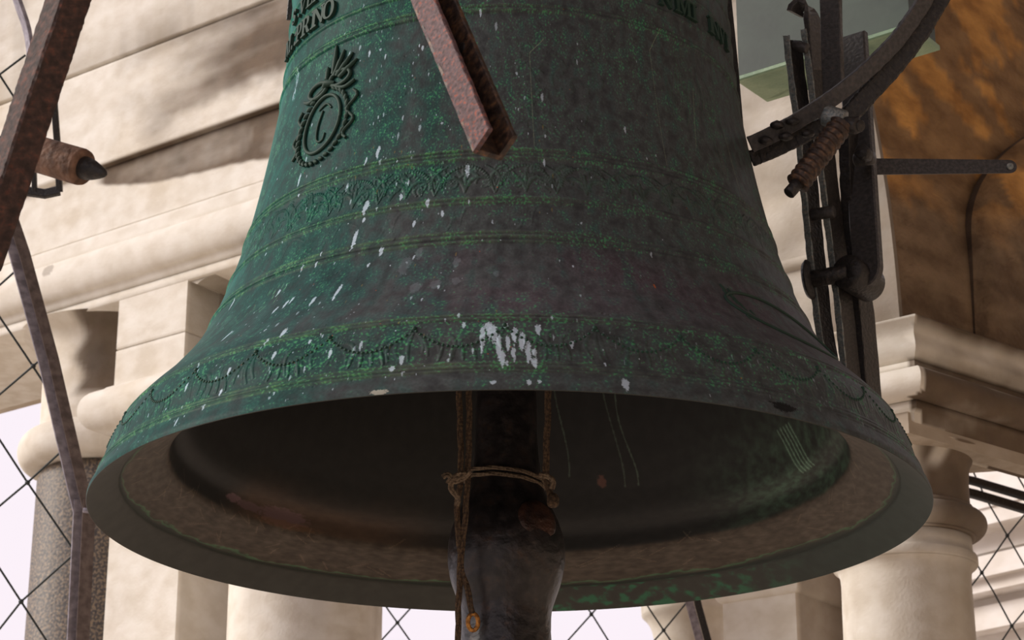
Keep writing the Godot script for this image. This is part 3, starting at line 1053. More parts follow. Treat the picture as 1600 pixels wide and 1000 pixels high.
func inner_texture() -> ImageTexture:
	var w := 1536
	var h := 640
	var f := FastNoiseLite.new()
	f.seed = 51; f.frequency = .012; f.fractal_octaves = 4
	var low := f.get_image(w, h, false, false, false).get_data()
	f.seed = 52; f.frequency = .06; f.fractal_octaves = 4
	var mid := f.get_image(w, h, false, false, false).get_data()
	f.seed = 53; f.frequency = .05; f.fractal_octaves = 3
	var im := f.get_image(w, 40, false, false, false)
	im.resize(w, h, Image.INTERPOLATE_CUBIC)
	var rad := im.get_data()
	var px := PackedByteArray()
	px.resize(w * h * 3)
	for y in h:
		var v := float(y) / h * 19.0    # index along the inner profile
		for x in w:
			var i := y * w + x
			var a := float(x) / w * 360.0 - 180.0
			var l := low[i] / 255.0 - .5
			var m := mid[i] / 255.0 - .5
			var s := rad[i] / 255.0 - .5
			var wob := v + l * .8
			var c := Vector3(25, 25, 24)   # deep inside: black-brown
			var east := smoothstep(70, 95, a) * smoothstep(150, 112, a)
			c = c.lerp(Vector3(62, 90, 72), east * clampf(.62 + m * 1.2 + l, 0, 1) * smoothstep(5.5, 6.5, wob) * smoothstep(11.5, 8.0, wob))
			c = c.lerp(Vector3(84, 62, 46), smoothstep(-175, -150, a) * smoothstep(-112, -124, a) * smoothstep(9.0, 7.0, wob) * .8)
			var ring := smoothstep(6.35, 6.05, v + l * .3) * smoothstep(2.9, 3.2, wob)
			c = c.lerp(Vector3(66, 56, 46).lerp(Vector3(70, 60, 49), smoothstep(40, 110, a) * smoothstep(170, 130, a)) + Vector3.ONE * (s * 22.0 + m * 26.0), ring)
			var strip := smoothstep(3.1, 2.7, wob)
			c = c.lerp(Vector3(52, 52, 47).lerp(Vector3(38, 50, 45), smoothstep(40, 90, a) * smoothstep(150, 110, a)).lerp(Vector3(40, 96, 68), clampf(smoothstep(.0, .25, m + l * .6) * smoothstep(120, 150, a) * 1.2, 0, 1)), strip)
			var line := smoothstep(.7, .2, absf(wob - 2.75))
			c = c.lerp(Vector3(30, 38, 30), line * .85)
			var ln2 := smoothstep(.12, .0, absf(wob - 3.3 - m * .3))
			c = c.lerp(Vector3(66, 128, 84), ln2 * .55)
			c += Vector3.ONE * m * 16.0
			for k in 3: px[i * 3 + k] = clampi(int(c[k]), 0, 255)
	var tex := func(a: float, vv: float, la: float, lv: float, col: Vector3, op: float) -> void:
		var cx := (a + 180.0) / 360.0 * w
		var cy := vv / 19.0 * h
		var rx := la / 360.0 * w
		var ry := lv / 19.0 * h
		for y in range(maxi(0, int(cy - ry)), mini(h - 1, int(cy + ry)) + 1):
			for x in range(maxi(0, int(cx - rx)), mini(w - 1, int(cx + rx)) + 1):
				var d := Vector2((x - cx) / rx, (y - cy) / ry).length() + nb.get_noise_2d(x * 5.0, y * 5.0) * .35
				if d < 1:
					var i := (y * w + x) * 3
					for k in 3: px[i + k] = int(lerpf(px[i + k], col[k], op * clampf((1 - d) * 3, 0, 1)))
	# bottle-shaped brown-pink smear on the far left, streaks on the right, scratches
	tex.call(-132.0, 6.65, 7.0, .55, Vector3(104, 80, 84), .85)
	tex.call(-123.0, 6.7, 5.0, .24, Vector3(100, 78, 80), .85)
	tex.call(-118.0, 6.8, 2.6, .26, Vector3(118, 92, 98), .85)
	tex.call(-133.0, 6.3, 9.0, .25, Vector3(110, 76, 48), .5)
	for k in 5:
		for s in 24: tex.call(103.5 + k * 1.3 + s * .10, 7.7 + s * .075, .35, .08, Vector3(126, 160, 138), .55)
	for q in [[168.0, 13.0, 3.5], [156.0, 13.2, 4.2], [153.0, 12.0, 3.0]]:
		for s in 60: tex.call(q[0] + sin(s * .09) * 1.2, q[1] - q[2] * s / 60.0, .22, .06, Vector3(96, 116, 100), .5)
	for k in 120:
		var a := rng.randf_range(-180, 180)
		var v0 := rng.randf_range(3.4, 6.2)
		var sl := rng.randf_range(-.5, .5)
		for s in 10: tex.call(a + s * sl, v0 + s * .06, .2, .05, Vector3(140, 120, 100), .35)
	tex.call(160.0, 9.3, 1.2, .25, Vector3(120, 76, 64), .7)
	return ImageTexture.create_from_image(Image.create_from_data(w, h, false, Image.FORMAT_RGB8, px))

func build_bell() -> void:
	var b := thing("bell", "large green and black bronze bell with garlands, medallion and white bird droppings", "bell", BELL)
	var hs := []
	var h := 0.0
	while h < 1.1:
		hs.append(h)
		var near := false
		for q in RIDGES:
			if absf(h - q[0]) < q[2] + .003: near = true
		h += .0012 if near else (.003 if h < .3 else .005)
	for k in 30: hs.append(1.1 + .17 * k / 29.0)
	var prof := []
	for q in hs: prof.append(Vector3(bell_r(q), q, 1.0 - minf(q, 1.0999) / TOP))
	var t := bell_textures()
	var m := StandardMaterial3D.new()
	m.albedo_texture = t[0]; m.roughness = .5; m.metallic = .0; m.metallic_specular = .16
	m.heightmap_enabled = true; m.heightmap_texture = t[1]; m.heightmap_scale = .3
	var o := MeshInstance3D.new()
	o.mesh = bell_shell(prof, 360, false)
	o.material_override = m
	o.name = "body"
	b.add_child(o, true)
	# inside
	prof = []
	var xs := []
	for i in IR.size(): xs.append(float(i))
	for k in 191:
		var s := k / 10.0
		prof.append(Vector3(spline(xs, IR, s), spline(xs, IH, s), s / 19.0))
	var mi := StandardMaterial3D.new()
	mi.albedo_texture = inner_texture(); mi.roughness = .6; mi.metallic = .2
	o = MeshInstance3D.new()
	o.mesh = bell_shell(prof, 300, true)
	o.material_override = mi
	o.name = "inner_wall"
	o.set_meta("label", "dark inner wall with a brown worn ring near the lip")
	b.add_child(o, true)

	# bead festoons, one per swag
	var ball := SphereMesh.new()
	ball.radius = 1; ball.height = 2; ball.radial_segments = 8; ball.rings = 4
	for k in range(-8, 8):
		var st := mb()
		var a0 := k * 11.25 - .6
		for s in 19:
			var x := (s + .5) / 19.0
			var hh := .114 - .036 * (1.0 - pow(2.0 * x - 1.0, 2.0))
			st.append_from(ball, 0, Transform3D(Basis.from_scale(Vector3.ONE * .0028), on_bell(a0 + 11.25 * x, hh, -.0008)))
		st.append_from(ball, 0, Transform3D(Basis.from_scale(Vector3.ONE * .0042), on_bell(a0, .116, -.0005)))
		put(st, "bead_festoon", M.bronze_relief, b)

	# medallion: oval frame in a wreath with ribbon bow
	var st := mb()
	var frame := []
	for s in 49:
		var x := TAU * s / 48.0
		frame.append(on_bell(-45.0 + 5.6 * cos(x) , .622 + .058 * sin(x), .002))
	tube(st, frame, .0034, Vector3.ZERO, 8, false)
	var med := put(st, "medallion", M.dark_relief, b)
	st = mb()
	for s in 34:
		var x := TAU * s / 34.0 + .3
		if absf(x - PI * .5) < .25: continue
		var p := on_bell(-45.0 + 7.4 * cos(x), .618 + .072 * sin(x), .001)
		var p2 := on_bell(-45.0 + 8.2 * cos(x + .16), .618 + .079 * sin(x + .16), .004)
		tube(st, [p, p.lerp(p2, .5), p2], [.0025, .0050, .0018], Vector3.ZERO, 6)
	for side in [-1, 1]:
		var v := []
		for s in 15: v.append(on_bell(-45.0 + side * (8.6 + 1.2 * sin(s * .9)), .67 - s * .007, .002))
		tube(st, v, .0032, Vector3.ZERO, 6)
	put(st, "wreath", M.dark_relief, med)
	st = mb()
	for side in [-1, 1]:
		var lp := []
		for s in 21:
			var x := TAU * s / 20.0
			lp.append(on_bell(-45.0 + side * (3.6 - 3.2 * cos(x)), .703 + .015 * sin(x) + .004 * side, .003))
		tube(st, lp, .0040, Vector3.ZERO, 6)
		tube(st, curve([on_bell(-45.0 + side * 1.0, .698, .003), on_bell(-45 + side * 5.5, .682, .004), on_bell(-45 + side * 8.5, .69, .003)], 12), .0036, Vector3.ZERO, 6)
	tube(st, [on_bell(-47, .70, .002), on_bell(-45, .703, .007), on_bell(-43, .70, .002)], [.004, .008, .004], Vector3.ZERO, 8)
	for q in [[-43.5, .715, -41.5, .765], [-42.6, .713, -38.5, .752], [-41.6, .708, -36.8, .735], [-46, .715, -46.5, .742], [-44, .72, -44.6, .782]]:
		tube(st, curve([on_bell(q[0], q[1], .003), on_bell((q[0] + q[2]) * .5 + .4, (q[1] + q[3]) * .5, .004), on_bell(q[2], q[3], .002)], 8), [.0045, .0045, .0045, .005, .005, .004, .004, .003, .002], Vector3.ZERO, 6)
	put(st, "ribbon_bow", M.dark_relief, med)
	st = mb()
	tube(st, curve([on_bell(-45.4, .65, .0015), on_bell(-46.2, .62, .002), on_bell(-45.6, .59, .002), on_bell(-43.8, .585, .0015), on_bell(-43.4, .60, .001)], 14), .002, Vector3.ZERO, 6)
	tube(st, curve([on_bell(-47, .655, .001), on_bell(-44.5, .662, .002), on_bell(-42.8, .65, .001)], 10), .002, Vector3.ZERO, 6)
	put(st, "monogram", M.dark_relief, med)

	# second, plainer oval on the right flank
	st = mb()
	frame = []
	for s in 49:
		var x := TAU * s / 48.0
		frame.append(on_bell(49.0 + 13.0 * cos(x), .226 + .042 * sin(x) - .012 * cos(x), .001))
	tube(st, frame, .003, Vector3.ZERO, 6, false)
	var ov := put(st, "oval_medallion", M.dark_relief, b)
	st = mb()
	for s in 12:
		var p := on_bell(36.5 + rng.randf_range(-1.5, 2.0) + s * .2, .275 - s * .006, .001)
		tube(st, [p, p + Vector3(.006, -.012, 0), p + Vector3(.004, -.02, .002)], [.002, .005, .002], Vector3.ZERO, 6)
	put(st, "scroll", M.dark_relief, ov)

	# inscription, letter by letter
	var fnt := SystemFont.new()
	fnt.font_names = PackedStringArray(["Droid Serif"])
	fnt.font_weight = 700
	var words := [["M.:PRINO", .846, -72.0, .046, 4.1], ["S.VEN", .905, -69.0, .038, 4.1], ["NIMI", .846, 40.0, .042, 4.0], ["INVI", .846, 58.0, .042, 4.0]]
	for q in words:
		var a: float = q[2]
		for ch in q[0]:
			var tm := TextMesh.new()
			tm.text = ch; tm.font = fnt; tm.font_size = 48; tm.pixel_size = q[3] / 42.0; tm.depth = .012
			tm.curve_step = 2.0
			tm.vertical_alignment = VERTICAL_ALIGNMENT_BOTTOM
			var l := MeshInstance3D.new()
			l.mesh = tm
			l.material_override = M.dark_relief
			l.name = "letter"
			var hh: float = q[1]
			var th := deg_to_rad(a)
			l.transform = Transform3D(Basis(Vector3.UP, th) * Basis(Vector3.RIGHT, -.06), on_bell(a, hh - .010, .0))
			b.add_child(l, true)
			a += q[4] * (.55 if ch in ".:I" else 1.0)

	# crown on top, out of the picture
	st = mb()
	lathe(st, smooth_profile([Vector2(.12, 1.26), Vector2(.10, 1.3), Vector2(.09, 1.42), Vector2(.12, 1.5)], 12), 32)
	for s in 4:
		var th := TAU * s / 4.0
		var dx := Vector3(sin(th), 0, cos(th))
		tube(st, curve([dx * .2 + Vector3(0, 1.24, 0), dx * .22 + Vector3(0, 1.38, 0), dx * .1 + Vector3(0, 1.5, 0)], 12), .035, Vector3.ZERO, 10)
	put(st, "crown", m, b)


func build_clapper() -> void:
	var base := BELL + Vector3(-.006, 0, 0)
	var c := thing("clapper", "black iron clapper with a round ball, hanging in the middle of the bell mouth", "clapper", base)
	var st := mb()
	var prof := smooth_profile([Vector2(.050, 1.19), Vector2(.052, .7), Vector2(.053, .40), Vector2(.055, .22), Vector2(.057, .13), Vector2(.061, .085)], 30)
	prof.reverse()
	lathe(st, prof, 48, Vector3.ZERO, Vector3.UP, .002)
	put(st, "shaft", M.clapper, c)
	st = mb()
	prof = smooth_profile([Vector2(.0785, -.2), Vector2(.0795, -.172), Vector2(.085, -.148), Vector2(.095, -.12), Vector2(.103, -.085), Vector2(.1045, -.06), Vector2(.102, -.035), Vector2(.093, -.005), Vector2(.079, .025), Vector2(.068, .052), Vector2(.061, .085)], 40)
	lathe(st, prof, 64, Vector3.ZERO, Vector3.UP, .0015)
	put(st, "ball", M.clapper, c)
	st = mb()
	prof = smooth_profile([Vector2(.082, -.5), Vector2(.085, -.4), Vector2(.083, -.3), Vector2(.0795, -.24), Vector2(.0785, -.2)], 30)
	lathe(st, prof, 48, Vector3.ZERO, Vector3.UP, .003)
	put(st, "tail", M.clapper, c)
	# worn strike face
	st = mb()
	var d := Vector3(.58, .14, .80).normalized()
	lathe(st, [Vector2(.040, -.006), Vector2(.039, .0), Vector2(.034, .004), Vector2(.02, .0065), Vector2(.0005, .008)], 32, Vector3(0, -.035, 0) + d * .095, d)
	put(st, "strike_face", M.strike, c, "brown worn patch on the ball")

	# ropes
	var depth := 3.84
	var g := thing("rope", "brown twisted rope hanging down along the left side of the clapper, knotted at its collar", "rope", Vector3.ZERO)
	for q in [[[716, 560], [718, 640], [720, 740], [714, 800], [719, 870], [716, 960], [716, 1030]], [[732, 560], [733, 650], [731, 740], [726, 820], [720, 880], [730, 920], [738, 958]]]:
		var pts := []
		for p in q: pts.append(at(p[0], p[1], depth))
		strands(g, curve(pts, 150), .0052, M.rope, "strand")
	st = mb()
	var tor := []
	for s in 17: tor.append(at(739 + 8 * cos(TAU * s / 16.0), 972 + 13 * sin(TAU * s / 16.0), depth))
	tube(st, tor, .004, Vector3.ZERO, 8, false)
	put(st, "brass_eye", M.brass, g, "tarnished brass eye at the end of the rope")
	var g2 := thing("rope", "dark rope hanging behind the right side of the clapper shaft", "rope", Vector3.ZERO)
	var pr := []
	for p in [[857, 560], [856, 640], [853, 730], [857, 760], [862, 785]]: pr.append(at(p[0], p[1], 3.9))
	strands(g2, curve(pr, 90), .0058, M.rope, "strand")
	st = mb()
	lathe(st, smooth_profile([Vector2(.0, -.014), Vector2(.009, -.010), Vector2(.011, 0), Vector2(.008, .01), Vector2(.0, .014)], 12), 14, at(864, 782, 3.88))
	put(st, "knot", M.rope, g2)
	var g3 := thing("lashing", "pale cord tied round the clapper shaft, with a frayed knot at its left", "cord", Vector3.ZERO)
	for tilt in [0.0, .011]:
		var lp := []
		for s in 41:
			var x := TAU * s / 40.0
			lp.append(base + Vector3(.0665 * sin(x), .076 - tilt - .008 * sin(x) , .0665 * cos(x)) + Vector3(-.008 if sin(x) < -.8 else 0.0, 0, 0))
		strands(g3, lp, .0036, M.pale_rope, "turn")
	for q in [[[728, 738], [712, 752], [700, 742], [692, 746]], [[728, 740], [714, 742], [704, 762], [716, 778], [712, 790]], [[735, 736], [722, 748], [716, 744], [706, 748], [700, 756]], [[842, 742], [856, 744], [864, 752], [862, 764]]]:
		var pts := []
		for p in q: pts.append(at(p[0], p[1], 3.80 if p[0] < 800 else 3.87))
		strands(g3, curve(pts, 26), .0046, M.pale_rope, "loose_end")

func strands(parent: Node3D, path: Array, r: float, mat: Material, called: String) -> void:
	var st := mb()
	var len := 0.0
	for k in 3:
		len = 0.0
		var pts := []
		for i in path.size():
			if i > 0: len += path[i].distance_to(path[i - 1])
			var d: Vector3 = (path[mini(i + 1, path.size() - 1)] - path[maxi(i - 1, 0)]).normalized()
			var s := d.cross(Vector3(.2, .3, 1)).normalized()
			var b := d.cross(s)
			var x := TAU * k / 3.0 + len / (r * 5.5)
			pts.append(path[i] + (s * cos(x) + b * sin(x)) * r * .55)
		tube(st, pts, r * .62, Vector3.ZERO, 6)
	put(st, called, mat, parent)


# ---------------------------------------------------------------- iron

func build_headgear() -> void:
	# green painted box beam behind the bell's shoulder
	var d := 4.95
	var a := at(1153, 126, d)
	var h := thing("headstock_beam", "green painted box beam above the hammer linkage, right of the bell's shoulder", "beam", Vector3.ZERO)
	var y := a.y
	var right := at(1474, 61, d + .28)
	var ru := right - a
	ru.y = 0
	# long side along -U, short side along W
	var len := .42
	var st := mb()
	bar(st, [Vector3(a.x, y + .26, a.z) + W * .065, Vector3(a.x, y + .26, a.z) - U * len + W * .065], .52, .12, Vector3.UP, Vector3.ZERO, 0, .004)
	put(st, "web", M.green_paint, h)
	st = mb()
	bar(st, [Vector3(a.x, y + .006, a.z) + W * .068 + U * .004, Vector3(a.x, y + .006, a.z) - U * (len + .004) + W * .068], .136, .012, W, Vector3.ZERO, 0, .003)
	put(st, "flange", M.pale_green, h, "underside flange with bounce light painted in lighter green")
	# suspension above the bell, out of the picture
	var s := thing("bell_yoke", "dark iron straps hanging from the yoke behind the bell's shoulders", "yoke", Vector3.ZERO)
	st = mb()
	block(st, BELL + Vector3(-.9, 1.47, -.16), Vector3(1.8, 0, 0), Vector3(0, .3, 0), Vector3(0, 0, .32), Vector3.ZERO)
	for x in [-.7, .7]: block(st, BELL + Vector3(x - .06, 1.77, -.06), Vector3(.12, 0, 0), Vector3(0, 2.15, 0), Vector3(0, 0, .12), Vector3.ZERO)
	put(st, "yoke_beam", M.dark_steel, s)
	st = mb()
	bar(st, [at(1118, -260, 4.42), at(1131, 0, 4.42), at(1141, 100, 4.42), at(1150, 204, 4.42)], .030, .012, Vector3.RIGHT, Vector3.ZERO)
	put(st, "strap", M.dark_steel, s)
	st = mb()
	bar(st, [at(478, -260, 4.42), at(460, 0, 4.42), at(457, 32, 4.42)], .024, .012, Vector3.RIGHT, Vector3.ZERO)
	put(st, "strap", M.dark_steel, s)

# a plate seen on edge: its edge follows px points, its depth runs along dir
func edge_plate(parent: Node3D, called: String, pix: Array, w: float, deep: float, depth: float, mat: Material, edge_mat: Material) -> void:
	var pts := []
	for p in pix: pts.append(at(p[0], p[1], depth) + W * deep * .5)
	var st := mb()
	bar(st, dense(pts, .02), deep, w, W, Vector3.ZERO, .0006, .0015)
	var m := put(st, called, mat, parent)
	st = mb()
	pts = []
	for p in pix: pts.append(at(p[0], p[1], depth) - W * .001)
	bar(st, dense(pts, .012), w * 1.06, .004, W.cross(Vector3.UP).normalized(), Vector3.ZERO, .0009, .001)  # front strip whose brightness as a lit edge is in its colour
	put(st, "pale_steel", edge_mat, m, "front edge painted pale for the light on it")

func rod(st: SurfaceTool, a: Vector3, b: Vector3, r: float, seg := 16) -> void:
	var d := (b - a)
	lathe(st, [Vector2(.0001, 0), Vector2(r * .86, 0), Vector2(r, r * .16), Vector2(r, d.length() - r * .16), Vector2(r * .86, d.length()), Vector2(.0001, d.length())], seg, a, d.normalized())

func build_hammer_gear() -> void:
	var D := 4.35
	var g := thing("hammer_linkage", "tall dark iron linkage of paired flat bars and bolts, right of the bell", "linkage", Vector3.ZERO)
	edge_plate(g, "link_bar", [[1229, 56], [1232, 90], [1240, 150], [1247, 200], [1256, 300], [1266, 400], [1277, 500], [1294, 600], [1306, 700]], .0125, .05, D, M.dark_steel, M.pale_steel)
	edge_plate(g, "link_bar", [[1256, 46], [1266, 120], [1275, 200], [1287, 300], [1298, 390], [1308, 470], [1320, 590], [1330, 700]], .0125, .055, D, M.dark_steel, M.pale_steel)
	edge_plate(g, "link_bar", [[1318, 190], [1322, 300], [1326, 400], [1338, 500], [1347, 610], [1354, 690]], .022, .06, D + .05, M.dark_steel, M.dark_steel)
	# wide grey flat bar at the top
	var st := mb()
	bar(st, dense([at(1298, -260, D - .06), at(1298, 0, D - .06), at(1301, 100, D - .06), at(1303, 150, D - .06)], .03), .042, .014, -U, Vector3.ZERO, .0005)
	put(st, "hanger_bar", M.steel, g)
	# hooked top end
	st = mb()
	var hk := []
	for p in [[1243, 22], [1247, 12], [1257, 11], [1266, 22], [1270, 40], [1272, 60], [1276, 110]]: hk.append(at(p[0], p[1], D + .02))
	bar(st, curve(hk, 20), .05, .012, W, Vector3.ZERO, .0004)
	put(st, "hook", M.steel, g)
	# big round-ended plate
	st = mb()
	var outl := [Vector2(-.030, .50), Vector2(.030, .50)]
	for k in 21:
		var t := -PI * k / 20.0
		outl.append(Vector2(.030 * cos(t) - .0, .0 + .040 * sin(t)))
	var o := at(1352, 415, D - .02)
	# the foot is wider to the left where the pivot sits
	plate(st, outl, o, -U, Vector3(0, 1, 0) + Vector3(-.006, 0, 0), W * .02, Vector3.ZERO, .003)
	put(st, "link_plate", M.steel, g)
	st = mb()
	var px := at(1326, 426, D - .03)
	rod(st, px - W * .012, px + W * .09, .034, 28)
	rod(st, px - W * .022 + Vector3(.014, -.002, 0), px + Vector3(.014, -.002, 0), .017, 6)
	put(st, "pivot_bolt", M.dark_steel, g)
	st = mb()
	var ql := at(1259, 438, D)
	var rd := (px - ql).normalized()
	rod(st, ql, ql + rd * .014, .040, 24)
	rod(st, ql, px, .017, 16)
	put(st, "pivot_disc", M.dark_steel, g)
	for q in [[1239, 70, 1262, 76, .010], [1268, 336, 1304, 330, .012], [1336, 250, 1366, 246, .014]]:
		st = mb()
		rod(st, at(q[0], q[1], D + .01), at(q[2], q[3], D - .01), q[4], 14)
		put(st, "spacer", M.steel, g)
	st = mb()
	var bo := at(1354, 244, D - .05)
	rod(st, bo, bo - W * .03 + Vector3(.004, 0, 0), .016, 6)
	put(st, "bolt", M.dark_steel, g)

	# horizontal bar with an eye
	var hb := thing("lever_bar", "thin horizontal iron bar with a rounded eye end, in front of the brown wall", "bar", Vector3.ZERO)
	st = mb()
	var p0 := at(1352, 260, 4.5)
	var p1 := at(1578, 260, 4.52)
	var dir := (p1 - p0).normalized()
	var ln := p0.distance_to(p1)
	outl = [Vector2(0, .018), Vector2(0, -.018), Vector2(ln, -.0145)]
	for k in 9:
		var t := -PI * .5 + PI * k / 8.0
		outl.append(Vector2(ln + .0145 * cos(t) , .0145 * sin(t)))
	plate(st, outl, p0, dir, Vector3.UP.cross(dir).cross(dir).normalized() * -1.0, -fwd * -.014, Vector3.ZERO, .002)
	put(st, "flat", M.steel, hb)
	st = mb()
	rod(st, p1 - fwd * .005, p1 + fwd * .006, .007, 14)
	put(st, "rivet", M.pale_steel, hb)

	# curved hammer arm
	var ha := thing("hammer_lever", "curved rusty iron hammer arm rising from the bell's flank to upper right", "arm", Vector3.ZERO)
	st = mb()
	var pts := []
	for p in [[1172, 226], [1215, 206], [1260, 180], [1305, 150], [1352, 112], [1398, 66], [1432, 20], [1452, -14], [1480, -70]]: pts.append(at(p[0], p[1], 4.1))
	var cp := curve(pts, 60)
	bar(st, cp, .030, .012, upv - fwd * .2, Vector3.ZERO, .0006)
	put(st, "flat_bar", M.steel, ha)
	st = mb()
	pts = []
	for p in [[1174, 248], [1215, 231], [1262, 208], [1300, 190]]: pts.append(at(p[0], p[1], 4.13))
	bar(st, curve(pts, 40), .030, .022, upv, Vector3.ZERO, .0009)
	put(st, "lower_rib", M.dark_steel, ha)
	st = mb()
	pts = []
	for p in [[1322, 186], [1356, 148], [1394, 106], [1432, 57], [1458, 14], [1475, -16], [1502, -70]]: pts.append(at(p[0], p[1], 4.13))
	bar(st, curve(pts, 90), .036, .03, upv, Vector3.ZERO, .0010)
	put(st, "rusted_rib", M.dark_steel, ha)
	st = mb()
	for p in [[1238, 190], [1228, 214], [1262, 210], [1214, 196], [1196, 220]]:
		lathe(st, smooth_profile([Vector2(.0, -.008), Vector2(.012, -.004), Vector2(.013, .004), Vector2(.0, .010)], 8), 10, at(p[0], p[1], 4.085), upv, .003)
	put(st, "corroded_rivet", M.dark_steel, ha)
	# adjusting screw
	var sc := thing("adjusting_screw", "rusty threaded adjusting screw with nut, hanging slantwise from the hammer arm", "screw", Vector3.ZERO)
	st = mb()
	var s0 := at(1314, 196, 4.04)
	var s1 := at(1247, 286, 3.98)
	var prof := []
	var L0 := s0.distance_to(s1)
	for k in 89:
		var t := k / 88.0
		prof.append(Vector2(.0205 + .0022 * cos(t * TAU * 11.0), L0 * t))
	prof.push_front(Vector2(.0, 0)); prof.append(Vector2(.012, L0 + .002)); prof.append(Vector2(.0, L0 + .002))
	lathe(st, prof, 20, s0, (s1 - s0).normalized(), .001)
	put(st, "thread", M.dark_rust, sc)
	st = mb()
	rod(st, s1, at(1232, 303, 3.97), .0115, 14)
	put(st, "tip", M.dark_steel, sc)
	st = mb()
	var n0 := at(1300, 190, 4.06)
	rod(st, n0 + Vector3(-.014, .014, .0), n0 + Vector3(.022, -.004, .01), .020, 6)
	put(st, "clamp_block", M.pale_steel, sc)
	st = mb()
	rod(st, at(1318, 196, 4.05), at(1341, 196, 4.03), .017, 6)
	rod(st, at(1338, 196, 4.04), at(1346, 197, 4.03), .011, 12)
	put(st, "nut", M.dark_steel, sc)

	# rust channel bar in front of the bell
	var ch := thing("channel_bar", "rusty steel channel bar hanging slantwise in front of the bell", "bar", Vector3.ZERO)
	var toward := -fwd
	var sc2 := 2.5 / FOCAL
	var w1 := (Vector3.RIGHT * 26 + upv * 36 + toward * 26) * sc2
	var w2 := (Vector3.RIGHT * 45 - upv * 11 - toward * 29.6) * sc2
	var ax := (Vector3.RIGHT * -.37 + upv * .93 - toward * .91).normalized()
	w1 = (w1 - ax * w1.dot(ax)); w2 = (w2 - ax * w2.dot(ax))
	var foot := at(738, 238, 2.5)
	var up_len := .62
	var th := .0062
	var wn1 := w1.normalized()
	var wn2 := w2.normalized()
	for q in [["flange", foot, w1, wn2 * th], ["flange", foot + w2 - wn2 * th, w1, wn2 * th], ["web", foot, wn1 * th, w2]]:
		st = mb()
		var pA: Vector3 = q[1]
		var c0: Vector3 = pA + q[2] * .5 + q[3] * .5
		var leg: Vector3 = q[2] if q[0] == "flange" else q[3]
		bar(st, dense([c0, c0 + ax * up_len], .008), leg.length(), th, leg.normalized(), Vector3.ZERO, .00045, .0012)
		put(st, q[0], M.rust if q[0] == "flange" and pA == foot else M.dark_rust, ch)  # inner flange and web take darker rust for the shade inside
	st = mb()
	var hc := at(740, 74, 2.44) 
	var hp := foot + w2 - wn2 * (th + .0006) + ax * .185 + w1 * .48
	lathe(st, [Vector2(.0001, .0012), Vector2(.0055, .0012), Vector2(.0066, .0004), Vector2(.0068, -.001)], 16, hp, -wn2)  # flat dark disc in place of an open hole
	put(st, "bolt_hole_disc", M.dark_steel, ch, "dark disc standing for the shade in a bolt hole")


